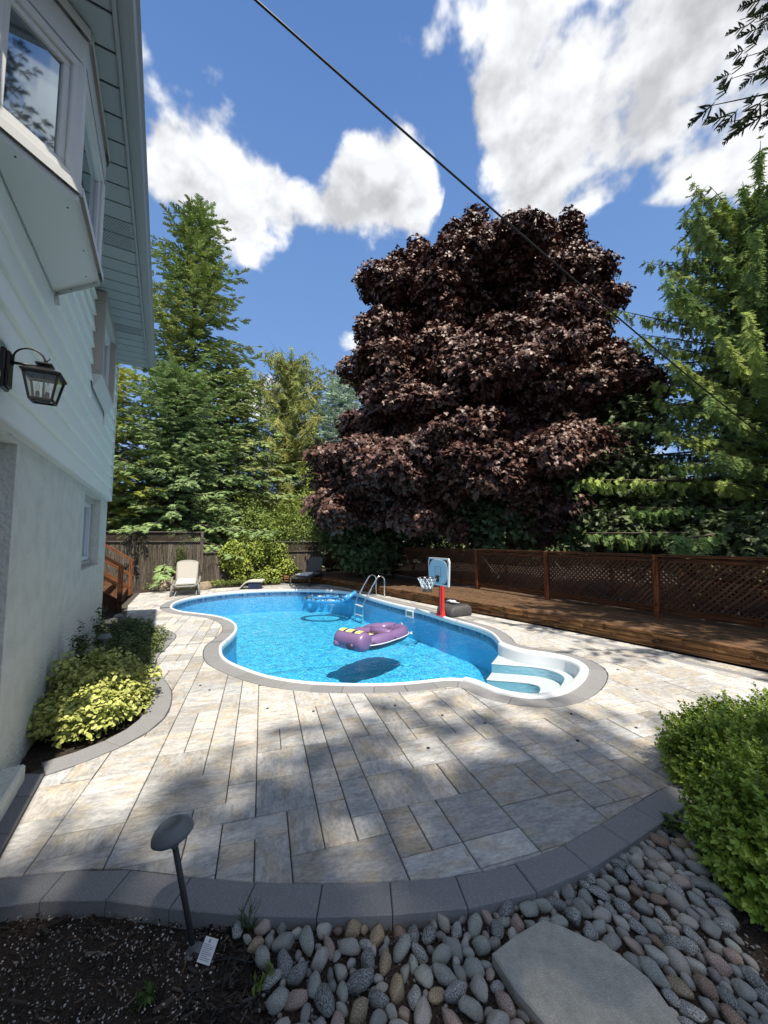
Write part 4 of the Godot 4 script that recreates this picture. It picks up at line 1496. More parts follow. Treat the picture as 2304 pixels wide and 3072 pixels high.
	put("blue_panel", pl.call(ov3, 0.024, 0.004), mat(L(0.36, 0.56, 0.70), 0.45), bb, face)
	var sq := MB.new()
	for e in [[0, 0.10, 0.20, 0.007], [0, -0.09, 0.20, 0.007], [-0.10, 0.005, 0.007, 0.197], [0.10, 0.005, 0.007, 0.197]]:
		sq.box(Vector3(e[2], e[3], 0.004), 0.0, 0, Transform3D(Basis.IDENTITY, Vector3(e[0], e[1], -0.0285)))
	put("target_square", sq.done(), mat(L(0.05, 0.09, 0.14), 0.5), bb)
	var br := MB.new()
	br.box(Vector3(0.07, 0.13, 0.03), 0.004, 0, Transform3D(Basis.IDENTITY, Vector3(0, -0.135, -0.04)))
	br.box(Vector3(0.06, 0.02, 0.05), 0.003, 0, Transform3D(Basis.IDENTITY, Vector3(0, -0.105, -0.075)))
	put("rim_bracket", br.done(), M.black, bb)
	var rim := MB.new(true)
	var rp := []
	var rd := []
	var R := 0.185
	var rc := Vector3(0, -0.105, -0.10 - R)
	for i in 25:
		rp.append(rc + Vector3(sin(TAU * i / 24.0) * R, 0, cos(TAU * i / 24.0) * R))
		rd.append(0.008)
	rim.tube(rp, rd, 6)
	put("rim", rim.done(), M.black, bb)
	var net := MB.new()
	var dn := MB.new()
	var knots := 10
	for d in [1, -1]:
		for i in knots:
			var lastp := Vector3.ZERO
			for lev in 5:
				var f := lev / 4.0
				var a: float = TAU * (i + 0.5 * lev * d) / knots
				var rad := lerpf(R, 0.075, pow(f, 0.8))
				var q := rc + Vector3(sin(a) * rad, -0.005 - f * 0.27, cos(a) * rad)
				if lev > 0:
					var bldr := net if lev < 4 else dn
					bldr.tube([lastp, q], [0.0085, 0.0085], 5)
				lastp = q
	put("net", net.done(), M.vinyl, bb)
	put("net_tip", dn.done(), mat(L(0.06, 0.06, 0.065), 0.8), bb)
	var cl := thing("cloth", "small crumpled blue and white cloth on the dark hoop base", "cloth")
	var cm := MB.new(true)
	var nz := noise(9.0, 147, 2)
	var rings := []
	for i in 6:
		var ring2 := []
		for k in 14:
			var a := -TAU * k / 14
			var rr2 := sin(PI * (i + 0.35) / 6.2) * (1.0 + nz.get_noise_2d(k * 0.1, i * 0.1) * 0.9)
			ring2.append(Vector3(cos(a) * 0.13 * rr2, 0.012 + 0.055 * (i / 5.0) * (1.0 + 0.5 * nz.get_noise_2d(k * 0.2, 9.0)), sin(a) * 0.07 * rr2))
		rings.append(ring2)
	cm.loft(rings, true)
	put("white_part", cm.done(), M.vinyl, cl)
	var c2 := put("blue_part", cm.done(), mat(L(0.10, 0.22, 0.36), 0.7), cl, Transform3D(Basis(Vector3.UP, 1.1).scaled(Vector3(0.6, 0.9, 0.8)), Vector3(0.08, 0.004, 0.02)))
	cl.transform = Transform3D(t.transform.basis, t.transform * Vector3(0.05, 0.20, 0.24))

func build_ladder() -> void:
	var t := thing("pool_ladder", "curved chrome pool ladder rising over the pool edge by the deck", "ladder")
	var inward := Vector3(-0.85, 0, 0.53)
	var along := Vector3(0.53, 0, 0.85)
	var c := Vector3(-0.10, 0, -10.66)
	t.transform = Transform3D(Basis(along, Vector3.UP, inward.rotated(Vector3.UP, 0.0)), c)
	t.transform = Transform3D(Basis(along, Vector3.UP, along.cross(Vector3.UP)), c)
	for s in [-1, 1]:
		var x: float = s * 0.22
		var pts := [Vector3(x, 0.0, 0.0), Vector3(x, 0.30, 0.0)]
		for i in 9:
			var a := PI * i / 8.0 * 0.86
			pts.append(Vector3(x, 0.42 + sin(a) * 0.12, 0.13 - cos(a) * 0.13))
		pts.append_array([Vector3(x, 0.10, 0.50), Vector3(x, -0.10, 0.62), Vector3(x, -0.30, 0.66), Vector3(x, -0.95, 0.66)])
		var rd := []
		for i in pts.size(): rd.append(0.021)
		var tb := MB.new(true)
		tb.tube(pts, rd, 10)
		put("rail", tb.done(), M.chrome, t)
		var fl := MB.new()
		fl.lathe([Vector2(0.045, 0.002), Vector2(0.045, 0.012), Vector2(0.03, 0.02)], 14, Transform3D(Basis.IDENTITY, Vector3(x, 0, 0)))
		put("flange", fl.done(), M.chrome, t)
	for y in [-0.22, -0.46, -0.70]:
		var tr := MB.new()
		tr.box(Vector3(0.42, 0.03, 0.08), 0.01, 0, Transform3D(Basis.IDENTITY, Vector3(0, y, 0.655)))
		put("tread", tr.done(), M.vinyl, t)

func oval_path(lx: float, wz: float, n: int, sq := 2.4) -> Array:
	var out := []
	for i in n + 1:
		var a := TAU * i / n
		var e := pow(pow(absf(cos(a)), sq) + pow(absf(sin(a)), sq), -1.0 / sq)
		out.append(Vector3(cos(a) * e * lx, 0, sin(a) * e * wz))
	return out

func build_floats() -> void:
	var purple := mat(L(0.165, 0.105, 0.235), 0.34)
	var navy := mat(L(0.03, 0.022, 0.055), 0.4)
	var t := thing("pool_float", "purple inflatable lounger with yellow and navy stripes floating in the pool", "pool float", Vector3(-0.18, WATER_Y + 0.01, -6.36), 0.0)
	var ax := Vector3(0.62, 0, -0.80).normalized()
	t.basis = Basis(ax, Vector3.UP, ax.cross(Vector3.UP)).scaled(Vector3.ONE * 0.86)        # x towards the foot end
	var ring := MB.new(true)
	var path := oval_path(0.60, 0.33, 40, 3.0)
	var rads := []
	for i in path.size():
		path[i] = path[i] + Vector3(0.12, 0.085, 0)
		rads.append(0.105 + 0.012 * (1.0 if i % 5 else -0.6))
	ring.tube(path, rads, 14, false)
	put("tube", ring.done(), purple, t)
	var under := MB.new(true)
	var up := []
	var ur := []
	for p in path:
		up.append(p + Vector3(0, -0.035, 0))
		ur.append(0.109)
	under.tube(up, ur, 14, false)
	put("tube_underside", under.done(), navy, t)
	var pipe := MB.new(true)
	var op := oval_path(0.712, 0.442, 48, 3.0)
	var orad := []
	for i in op.size():
		op[i] = op[i] + Vector3(0.12, 0.058, 0)
		orad.append(0.009)
	pipe.tube(op, orad, 6, false)
	put("piping", pipe.done(), M.vinyl, t)
	var cross := MB.new(true)
	cross.tube([Vector3(0.26, 0.10, -0.31), Vector3(0.24, 0.115, 0.0), Vector3(0.26, 0.10, 0.31)], [0.075, 0.085, 0.075], 12)
	put("cross_tube", cross.done(), purple, t)
	# striped floor
	var stripes := [Color(0.62, 0.60, 0.16), Color(0.62, 0.60, 0.16), Color(0.7, 0.72, 0.7), Color(0.02, 0.03, 0.07), Color(0.02, 0.03, 0.07), Color(0.7, 0.72, 0.7), Color(0.62, 0.60, 0.16), Color(0.62, 0.60, 0.16), Color(0.03, 0.03, 0.06), Color(0.62, 0.60, 0.16)]
	var wd := [0.09, 0.03, 0.02, 0.07, 0.01, 0.02, 0.10, 0.03, 0.03, 0.09]
	var sm := mat(Color.WHITE, 0.5, 0.0, true)
	var fl := MB.new()
	var z := -0.28
	for i in 10:
		fl.col = stripes[i]
		fl.box(Vector3(1.14, 0.02, wd[i] * 1.12), 0.0, 0, Transform3D(Basis.IDENTITY, Vector3(0.12, 0.055, z + wd[i] * 0.56)))
		z += wd[i] * 1.12
	put("striped_seat", fl.done(), sm, t)
	# headrest, a fat roll with stripes over its top
	var hd := MB.new(true)
	var m := 40
	var nseg := 16
	var rr0 := [0.02, 0.10, 0.155, 0.175, 0.18, 0.18, 0.18, 0.18, 0.18, 0.175, 0.155, 0.10, 0.02]
	var zz := [-0.34, -0.335, -0.31, -0.26, -0.18, -0.09, 0.0, 0.09, 0.18, 0.26, 0.31, 0.335, 0.34]
	var rings := []
	for i in zz.size():
		var rg := []
		for k in nseg:
			var a := TAU * k / nseg
			rg.append(Vector3(-0.56 + cos(a) * rr0[i] * 1.05, 0.12 + sin(a) * rr0[i] * 0.95, zz[i]))
		rings.append(rg)
	hd.loft(rings, true)
	put("headrest", hd.done(), purple, t)
	var bands := MB.new(true)
	var bcol := [Color(0.62, 0.60, 0.16), Color(0.03, 0.03, 0.07), Color(0.7, 0.72, 0.7), Color(0.62, 0.60, 0.16), Color(0.03, 0.03, 0.07), Color(0.7, 0.72, 0.7), Color(0.62, 0.60, 0.16)]
	var bz := [-0.26, -0.15, -0.095, -0.075, 0.045, 0.12, 0.14, 0.24]
	for i in 7:
		bands.col = bcol[i]
		for k in 8:
			var a0 := 0.75 + k * 0.165
			var a1 := a0 + 0.165
			var P := func(a: float, zc: float) -> Vector3: return Vector3(-0.56 + cos(a) * 0.193, 0.12 + sin(a) * 0.175, zc)
			bands.face([P.call(a0, bz[i]), P.call(a1, bz[i]), P.call(a1, bz[i + 1]), P.call(a0, bz[i + 1])], Vector3(cos((a0 + a1) * 0.5), sin((a0 + a1) * 0.5), 0))
	put("stripes", bands.done(), sm, t)
	for e in [Vector3(-0.68, 0.05, -0.24), Vector3(-0.70, 0.045, 0.1)]:
		var nub := MB.new(true)
		nub.lathe([Vector2(0.02, -0.05), Vector2(0.08, -0.03), Vector2(0.095, 0.02), Vector2(0.06, 0.07), Vector2(0.01, 0.085)], 12, Transform3D(Basis.IDENTITY, e))
		put("end_lobe", nub.done(), navy if e.z > 0 else purple, t)
	for q in [[Vector3(0.80, 0.17, 0.10), 0.0], [Vector3(0.62, 0.07, 0.445), 0.4]]:
		var vl := MB.new()
		vl.lathe([Vector2(0.03, 0.0), Vector2(0.028, 0.015), Vector2(0.012, 0.02), Vector2(0.012, 0.04)], 10, Transform3D(Basis(Vector3.FORWARD, q[1]), q[0]))
		put("valve", vl.done(), M.vinyl, t)
	# blue ring float
	var clear := mat(L(0.05, 0.26, 0.52), 0.25)
	var u := thing("pool_float", "translucent blue inflatable seat with dark leaf print by the ladder", "pool float", Vector3(-1.58, WATER_Y, -10.62), -0.12)
	var rg2 := MB.new(true)
	var pp := oval_path(0.55, 0.40, 36, 2.1)
	var pr := []
	for i in pp.size():
		pp[i] = pp[i] + Vector3(0, 0.022, 0)
		pr.append(0.066)
	rg2.tube(pp, pr, 12, false)
	put("ring", rg2.done(), clear, u)
	var leafm := mat(Color.WHITE, 0.35, 0.0, true)
	var pn := MB.new()
	for i in 460:
		var a := rr(0.0, TAU)
		var da := rr(-0.9, 0.9)
		var e := 0.55 + cos(0.9 + da) * 0.0
		var tilt := rr(0.5, 2.6)
		var c3 := Vector3(cos(a) * (0.55 + cos(tilt) * 0.068), 0.022 + sin(tilt) * 0.068, sin(a) * (0.40 + cos(tilt) * 0.068))
		var nn := Vector3(cos(a) * cos(tilt), sin(tilt), sin(a) * cos(tilt))
		var tx := nn.cross(Vector3(rr(-1, 1), rr(-1, 1), rr(-1, 1))).normalized()
		var ty := nn.cross(tx)
		pn.col = Color(0.015, 0.03, 0.09) if rng.randf() < 0.80 else Color(0.25, 0.42, 0.58)
		var l := rr(0.025, 0.05)
		var o := c3 + nn * 0.003
		pn.face([o - tx * l, o + ty * l * 0.35, o + tx * l, o - ty * l * 0.35], nn)
	var lf := put("leaf_print", pn.done(), leafm, u)
	lf.set_meta("kind", "stuff")
	var back := MB.new(true)
	back.tube([Vector3(0.62, 0.05, -0.30), Vector3(0.74, 0.17, -0.24), Vector3(0.80, 0.21, 0.0), Vector3(0.74, 0.17, 0.24), Vector3(0.62, 0.05, 0.30)], [0.045, 0.055, 0.06, 0.055, 0.045], 10)
	back.tube([Vector3(0.55, 0.08, -0.18), Vector3(0.66, 0.14, 0.0), Vector3(0.55, 0.08, 0.18)], [0.05, 0.06, 0.05], 10)
	put("backrest", back.done(), clear, u)

func path_light(called: String, label: String, at: Vector3, lean: Vector3, ht: float) -> Node3D:
	var grey := mat(L(0.13, 0.145, 0.155), 0.62)
	var t := thing(called, label, "path light", at, 0.0, "path lights in the planting beds")
	var y := (Vector3.UP + lean).normalized()
	var x := y.cross(Vector3.BACK).normalized()
	t.basis = Basis(x, y, x.cross(y))
	var po := MB.new(true)
	po.tube([Vector3(0, -0.02, 0), Vector3(0, ht, 0)], [0.0105, 0.0105], 12)
	put("pole", po.done(), M.dark if at.z > -2.0 else grey, t)
	var co := MB.new()
	co.lathe([Vector2(0.014, ht - 0.012), Vector2(0.0155, ht), Vector2(0.0155, ht + 0.022), Vector2(0.02, ht + 0.03)], 14)
	put("collar", co.done(), grey, t)
	var hd := MB.new(true)
	hd.lathe([Vector2(0.02, ht + 0.024), Vector2(0.066, ht + 0.026), Vector2(0.074, ht + 0.034), Vector2(0.072, ht + 0.046), Vector2(0.062, ht + 0.062), Vector2(0.047, ht + 0.074), Vector2(0.035, ht + 0.079), Vector2(0.033, ht + 0.076), Vector2(0.0, ht + 0.077)], 28)
	put("shade", hd.done(), grey, t)
	var ba := MB.new()
	ba.lathe([Vector2(0.035, 0.0), Vector2(0.035, 0.004), Vector2(0.016, 0.010), Vector2(0.014, 0.03)], 8)
	put("ground_flange", ba.done(), grey, t)
	return t

func build_path_lights() -> void:
	path_light("path_light", "leaning grey mushroom path light with a paper tag at its foot", Vector3(-0.72, -0.055, -1.576), Vector3(-0.20, 0, 0.045), 0.41)
	path_light("path_light", "dark path light hood just above the yellow variegated shrub", Vector3(-2.93, -0.03, -3.92), Vector3(0.02, 0, 0), 0.37)
	path_light("path_light", "dark path light hood standing deep in the green groundcover", Vector3(-3.28, -0.03, -4.62), Vector3(-0.02, 0, 0), 0.35)
	path_light("path_light", "path light beside the foot of the wooden stairs", Vector3(-4.72, -0.01, -6.95), Vector3(0.03, 0, 0), 0.12)
	path_light("path_light", "path light hood peeping out between the boxwood bushes", Vector3(2.02, -0.05, -2.10), Vector3(0.03, 0, 0), 0.31)
	var tg := thing("paper_tag", "white printed paper tag lying against the leaning path light", "tag", Vector3(-0.655, -0.02, -1.545), 0.0)
	tg.basis = Basis(Vector3.UP, -0.25) * Basis(Vector3.RIGHT, 0.75) 
	var tm := MB.new()
	tm.box(Vector3(0.054, 0.0012, 0.066), 0.0, 0)
	put("paper", tm.done(), mat(L(0.72, 0.74, 0.77), 0.6), tg)
	var ln := MB.new()
	for i in 9:
		ln.box(Vector3(0.042 if i % 3 else 0.03, 0.0004, 0.0016), 0.0, 0, Transform3D(Basis.IDENTITY, Vector3(-0.002 if i % 3 else -0.008, 0.0010, -0.014 + i * 0.0048)))
	ln.box(Vector3(0.008, 0.0004, 0.010), 0.0, 0, Transform3D(Basis.IDENTITY, Vector3(-0.004, 0.0010, -0.024)))
	var lm := put("print_lines", ln.done(), mat(L(0.22, 0.25, 0.30), 0.7), tg)
	lm.set_meta("kind", "stuff")
	var wi := MB.new(true)
	var pts := []
	var rads := []
	for q in [[-0.72, -1.57], [-0.64, -1.535], [-0.56, -1.545], [-0.49, -1.535], [-0.42, -1.56], [-0.34, -1.60], [-0.2, -1.615], [0.02, -1.625], [0.16, -1.64], [0.3, -1.655]]:
		pts.append(Vector3(q[0], -0.052 + rr(0, 0.006), q[1]))
		rads.append(0.004)
	wi.tube(pts, rads, 6)
	tag(put(numbered("cord"), wi.done(), M.black, self), "thin black cord running from the path light into the stones", "cord")

func build_cable() -> void:
	var b := MB.new(true)
	var pts := []
	var rads := []
	var p0 := Vector3(-3.4, 6.75, -1.7)
	var p1 := Vector3(10.6, 2.95, -9.35)
	for i in 25:
		var f := i / 24.0
		pts.append(p0.lerp(p1, f) + Vector3(0, -0.22 * 4.0 * f * (1.0 - f) + 0.10, 0))
		rads.append(0.0112)
	b.tube(pts, rads, 7)
	tag(put(numbered("overhead_cable"), b.done(), M.black, self), "black overhead cable slanting down across the sky to the trees", "cable")
	# drooping light cord on the lattice fence
	var t := thing("string_light", "dark string light cord drooping along the lattice fence", "string light")
	var c := MB.new(true)
	var cp := []
	var cr := []
	var hang := [[-4.3, 0.95], [-3.3, 0.55], [-2.2, 0.92], [-1.6, 0.5], [-1.2, 0.3], [-0.75, 0.28], [-0.2, 1.0], [0.35, 0.30], [0.6, 0.24], [1.1, 0.45], [1.5, 0.6], [1.9, 0.95], [2.6, 0.62], [3.3, 0.45], [4.05, 0.95], [5.0, 0.5], [6.2, 0.9], [7.2, 0.5], [8.3, 0.9]]
	for q in resample(catmull(hang.map(func(h): return Vector2(h[0], h[1])), 4, false), 0.12, false):
		cp.append(hp(q.x, 0.2 + q.y, 7.915))
		cr.append(0.006)
	c.tube(cp, cr, 5)
	put("cord", c.done(), M.black, t)
	for h in [[0.42, 0.28], [1.5, 0.58], [-1.2, 0.3], [3.3, 0.44]]:
		var bl := MB.new(true)
		bl.lathe([Vector2(0.0, -0.10), Vector2(0.016, -0.085), Vector2(0.02, -0.06), Vector2(0.012, -0.03), Vector2(0.012, 0.0)], 10)
		put("bulb", bl.done(), M.glass, t, Transform3D(Basis.IDENTITY.scaled(Vector3.ONE * 0.6), hp(h[0], 0.2 + h[1], 7.90)))

func rock_mesh(sd: int, squash: float, rough: float, seg := 12, rings := 8) -> ArrayMesh:
	var b := MB.new(true)
	var n := noise(0.8, sd, 3)
	var r2 := RandomNumberGenerator.new()
	r2.seed = sd
	var planes := []
	for i in 8:
		planes.append([Vector3(r2.randf_range(-1, 1), r2.randf_range(-1, 1), r2.randf_range(-1, 1)).normalized(), r2.randf_range(0.56, 0.88)])
	var P := func(i: int, k: int) -> Vector3:
		var th := PI * i / rings
		var ph := -TAU * (k % seg) / seg
		var d := Vector3(sin(th) * cos(ph), -cos(th), sin(th) * sin(ph))
		var r := 1.0 + n.get_noise_3dv(d) * rough
		for q in planes:
			var dd: float = d.dot(q[0])
			if dd * r > q[1]: r = lerpf(r, q[1] / dd, 0.84)
		return d * r * Vector3(1.0, squash, 0.9)
	for i in rings:
		for k in seg:
			var a: Vector3 = P.call(i, k)
			var c: Vector3 = P.call(i, k + 1)
			var d: Vector3 = P.call(i + 1, k + 1)
			var e: Vector3 = P.call(i + 1, k)
			var f := func(v: Vector3) -> Vector2: return Vector2(v.x, v.z + v.y)
			if i > 0: b.tri(a, c, d, f.call(a), f.call(c), f.call(d))
			if i < rings - 1: b.tri(a, d, e, f.call(a), f.call(d), f.call(e))
	return b.done()

func build_boulders() -> void:
	var m := mat(L(0.40, 0.35, 0.28), 0.9)
	var nn := noise(0.02, 151, 5)
	m.albedo_texture = noise_tex(nn, 256, -1.0, [[0.0, Color(0.45, 0.42, 0.38)], [0.45, Color(0.8, 0.78, 0.74)], [1.0, Color(1, 1, 1)]])
	tri_map(m, Vector3.ONE * 0.8)
	with_bump(m, noise_tex(noise(0.05, 152, 4), 256, 10.0), 1.0)
	for q in [[Vector3(-6.62, 0.10, -11.75), Vector3(0.40, 0.27, 0.28), 0.2, "tan boulder beside the sun lounger near the stairs"], [Vector3(-5.55, 0.08, -11.95), Vector3(0.24, 0.24, 0.24), 1.0, "small tan boulder half hidden behind the sun lounger"]]:
		var o := put(numbered("boulder"), rock_mesh(int(q[2] * 10) + 160, 0.9, 0.35, 20, 14), m, self, Transform3D(Basis(Vector3.UP, q[2]).scaled_local(q[1]), q[0]))
		tag(o, q[3], "boulder", "boulders by the far fence")

# ------------------------------------------------------------------ plants
func spray_mesh(sd: int, pairs: int, nl: float, nw: float, dens: float, droop: float, flat := 0.6) -> ArrayMesh:     # a needled spray of length 1 along +x
	var r := RandomNumberGenerator.new()
	r.seed = sd
	var b := MB.new()
	var tw := [[Vector3.ZERO, Vector3(1, -droop * 0.4, 0).normalized(), 1.0]]
	for i in pairs:
		for s in [-1, 1]:
			var t := 0.10 + 0.82 * (i + r.randf_range(0.0, 0.8)) / pairs
			var ang := r.randf_range(0.65, 1.05)
			var d := Vector3(cos(ang), -droop * r.randf_range(0.3, 1.0) + r.randf_range(-0.25, 0.55), s * sin(ang)).normalized()
			tw.append([Vector3(t, -droop * 0.4 * t, 0), d, (0.42 * (1.0 - t) + 0.13) * r.randf_range(0.7, 1.15)])
	for t in tw:
		var d: Vector3 = t[1]
		var x := d.cross(Vector3.UP).normalized()
		var y := x.cross(d)
		var c := r.randf_range(0.75, 1.15)
		b.col = Color(0.35, 0.27, 0.2)
		var e: Vector3 = t[0] + d * t[2]
		b.face([t[0] + x * 0.008, t[0] - x * 0.008, e], Vector3.UP)
		b.face([t[0] + y * 0.008, t[0] - y * 0.008, e], x)
		# the twig's body, a fat spindle, then needles that stand off it
		var R: float = nw * r.randf_range(0.8, 1.2)
		var rings := []
		for q in [[0.0, 0.35], [0.22, 1.0], [0.72, 0.9], [1.0, 0.12]]:
			var ring := []
			for k in 5:
				var a: float = TAU * k / 5.0 + q[0] * 0.8
				ring.append(t[0] + d * (t[2] * q[0]) + (x * cos(a) + y * sin(a) * flat) * R * q[1] * r.randf_range(0.7, 1.25))
			rings.append(ring)
		for i in 3:
			for k in 5:
				var kk := c * r.randf_range(0.72, 1.15) * (0.9 + 0.14 * i)
				b.col = Color(kk, kk, kk)
				b.quad(rings[i][k], rings[i][(k + 1) % 5], rings[i + 1][(k + 1) % 5], rings[i + 1][k])
		var cnt := maxi(4, int(dens * t[2]))
		for k in cnt:
			var u := (k + r.randf()) / cnt
			var p: Vector3 = t[0] + d * (t[2] * u)
			var a := r.randf_range(0.0, TAU)
			var rad := x * cos(a) + y * sin(a) * flat
			var nd := (d * r.randf_range(0.4, 1.0) + rad).normalized()
			var w := nd.cross(Vector3(r.randf_range(-1, 1), r.randf_range(-1, 1), r.randf_range(-1, 1))).normalized() * nl * 0.14
			var kk := c * r.randf_range(0.8, 1.2) * lerpf(0.85, 1.25, u)
			b.col = Color(kk, kk, kk)
			var l := nl * r.randf_range(0.75, 1.15)
			b.tri(p - w, p + w, p + nd * l)
	return b.done()

func star_leaf(b: MB, xf: Transform3D, s: float, lobes: Array) -> void:
	var pts := []
	for q in lobes: pts.append(xf * Vector3(q.x * s, -0.16 * s * q.length() * q.length(), q.y * s))
	var c := xf * Vector3(0, 0.03 * s, 0.25 * s)
	for i in pts.size():
		b.tri(c, pts[(i + 1) % pts.size()], pts[i])

func leaf_cluster(sd: int, n: int, size: float, kind: String, spread := 0.5, edge := Color.BLACK) -> ArrayMesh:      # leaves in a ball of radius spread, facing mostly +y
	var r := RandomNumberGenerator.new()
	r.seed = sd
	var b := MB.new()
	var star := v2([0, -0.05, 0.30, 0.0, 0.52, -0.12, 0.42, 0.22, 0.60, 0.40, 0.27, 0.48, 0.20, 0.72, 0, 1.0, -0.20, 0.72, -0.27, 0.48, -0.60, 0.40, -0.42, 0.22, -0.52, -0.12, -0.30, 0.0])
	for i in n:
		var p := Vector3(r.randf_range(-1, 1), r.randf_range(-1, 1), r.randf_range(-1, 1))
		while p.length() > 1.0: p = Vector3(r.randf_range(-1, 1), r.randf_range(-1, 1), r.randf_range(-1, 1))
		p *= spread
		var up := (Vector3.UP * 0.9 + p * 0.8 + Vector3(r.randf_range(-1, 1), r.randf_range(-0.6, 0.6), r.randf_range(-1, 1)) * 0.75).normalized()
		var f: Vector3 = up.cross(Vector3(r.randf_range(-1, 1), r.randf_range(-1, 1), r.randf_range(-1, 1))).normalized()
		var xf := Transform3D(Basis(up.cross(f), up, f), p)
		var k := r.randf_range(0.75, 1.25)
		b.col = Color(k * r.randf_range(0.92, 1.08), k, k * r.randf_range(0.9, 1.1))
		var s := size * r.randf_range(0.7, 1.2)
		match kind:
			"star": star_leaf(b, xf, s, star)
			"oval":
				var c := xf * Vector3(0, -0.02 * s, 0.45 * s)
				var rim := []
				for q in [[0, 0.0], [0.25, 0.18], [0.30, 0.5], [0.18, 0.82], [0, 1.0], [-0.18, 0.82], [-0.30, 0.5], [-0.25, 0.18]]:
					rim.append(xf * Vector3(q[0] * s * 1.25, 0.05 * s * absf(q[0]) * 4.0, q[1] * s))
				var inner := b.col
				for q in 8:
					if edge != Color.BLACK:
						var m0: Vector3 = c.lerp(rim[q], 0.62)
						var m1: Vector3 = c.lerp(rim[(q + 1) % 8], 0.62)
						b.col = inner
						b.tri(c, m1, m0)
						b.col = edge * k
						b.quad(m0, m1, rim[(q + 1) % 8], rim[q])
					else:
						b.tri(c, rim[(q + 1) % 8], rim[q])
			_:
				var a := xf * Vector3(0, 0, 0)
				var t := xf * Vector3(0, -0.12 * s, s)
				var l := xf * Vector3(-0.27 * s, 0.07 * s, 0.42 * s)
				var rt := xf * Vector3(0.27 * s, 0.07 * s, 0.42 * s)
				b.tri(a, t, l)
				b.tri(a, rt, t)
	return b.done()

func limb(b: MB, a: Vector3, c: Vector3, r0: float, r1: float, bend := 0.12, sides := 6) -> void:
	var pts := []
	var rd := []
	var l := a.distance_to(c)
	var o := Vector3(rr(-1, 1), rr(-0.3, 0.6), rr(-1, 1)) * l * bend
	for i in 6:
		var f := i / 5.0
		pts.append(a.lerp(c, f) + o * 4.0 * f * (1.0 - f) * 0.5)
		rd.append(lerpf(r0, r1, f))
	b.tube(pts, rd, sides)

func conifer(called: String, label: String, cat: String, at: Vector3, height: float, rad: float, o: Dictionary) -> Node3D:
	var t := thing(called, label, cat, at)
	var trunk := MB.new(true)
	var lean := Vector3(rr(-0.02, 0.02), 0, rr(-0.02, 0.02)) * height
	trunk.tube([Vector3(0, -0.1, 0), Vector3(0, height * 0.35, 0) + lean * 0.3, Vector3(0, height * 0.97, 0) + lean], [height * 0.0145, height * 0.010, 0.012], 8)
	put("trunk", trunk.done(), M.bark, t)
	var lb := MB.new()
	var xf := []
	var cols := PackedColorArray()
	var n: int = o.get("branches", 130)
	var y0: float = o.get("from", 0.05)
	var tint: Color = o.tint
	var size: float = o.get("size", 0.55)
	var sag: float = o.get("sag", 0.3)
	var hang: float = o.get("hang", 0.0)
	var vary: Color = o.get("vary", tint)
	for i in n:
		var f := y0 + (1.0 - y0) * pow((i + rr(0.0, 0.9)) / n, o.get("pow", 0.9))
		var y := height * f
		var az := i * 2.39996 + rr(-0.35, 0.35)
		var ll: float = rad * pow(1.0 - f, o.get("taper", 0.8)) * (rr(0.5, 1.0) if rng.randf() < 0.75 else rr(1.0, 1.25)) + 0.16
		if o.has("only"):
			var want: Array = o.only
			az = want[0] + rr(-want[1], want[1])
		var out := Vector3(cos(az), 0, sin(az))
		var rise := lerpf(-sag, 0.75, pow(f, 1.4)) + rr(-0.08, 0.08)
		var base := Vector3(0, y, 0) + lean * f
		if o.has("tips") and i < o.tips.size() * 2:
			var tp: Vector3 = o.tips[i / 2] - at + Vector3(rr(-0.08, 0.08), rr(-0.08, 0.08), rr(-0.08, 0.08)) * (i % 2) * 3.0
			base = Vector3(0, tp.y + 0.1, 0)
			ll = Vector2(tp.x, tp.z).length()
			out = Vector3(tp.x, 0, tp.z) / ll
			rise = 0.0
		var P := func(s: float) -> Vector3: return base + out * ll * s + Vector3.UP * ll * (rise * s - 0.25 * sag * s + 0.35 * sag * s * s)
		lb.col = Color(0.8, 0.8, 0.8)
		lb.tube([base, P.call(0.5), P.call(1.0)], [0.012 + ll * 0.011, 0.008 + ll * 0.005, 0.004], 4, false)
		var step: float = o.get("step", 0.17)
		var s := 0.12 * ll
		var q := 0
		var bt := rr(0.78, 1.22)
		var bm := pow(rng.randf(), 1.5)
		while s < ll:
			var p: Vector3 = P.call(s / ll)
			var sd := 1.0 if q % 2 else -1.0
			var d := out.rotated(Vector3.UP, sd * rr(0.45, 1.25))
			d = (d + Vector3.UP * (rise * 0.5 - rr(0.0, 0.35) - hang * rr(0.5, 1.8))).normalized()
			if s > ll - step: d = (out + Vector3.UP * (rise * 0.6 + 0.1 - hang)).normalized()
			var sc: float = size * rr(0.65, 1.15) * lerpf(0.75, 1.0, 1.0 - s / ll)
			var up := (Vector3.UP + Vector3(rr(-0.3, 0.3), 0, rr(-0.3, 0.3))).normalized()
			var z := d.cross(up).normalized()
			xf.append(Transform3D(Basis(d * sc, z.cross(d) * sc, z * sc), p + Vector3(0, rr(-0.10, 0.12), 0)))
			var k := bt * rr(0.8, 1.2)
			var c := tint.lerp(vary, clampf(bm + rr(-0.25, 0.25), 0.0, 1.0))
			cols.append(Color(c.r * k, c.g * k, c.b * k))
			if hang > 0.2 and rng.randf() < 0.75:
				var d2 := (Vector3.DOWN + Vector3(rr(-0.35, 0.35), 0, rr(-0.35, 0.35))).normalized()
				var z2 := d2.cross(out).normalized()
				var s2: float = size * rr(0.7, 1.35)
				xf.append(Transform3D(Basis(d2 * s2, z2.cross(d2) * s2, z2 * s2), p))
				cols.append(Color(c.r * k, c.g * k, c.b * k))
			q += 1
			s += step * rr(0.7, 1.3)
	put("branches", lb.done(), M.bark, t).set_meta("kind", "stuff")
	mass("crown", o.mesh, o.get("mat", M.needle), t, xf, cols)
	return t

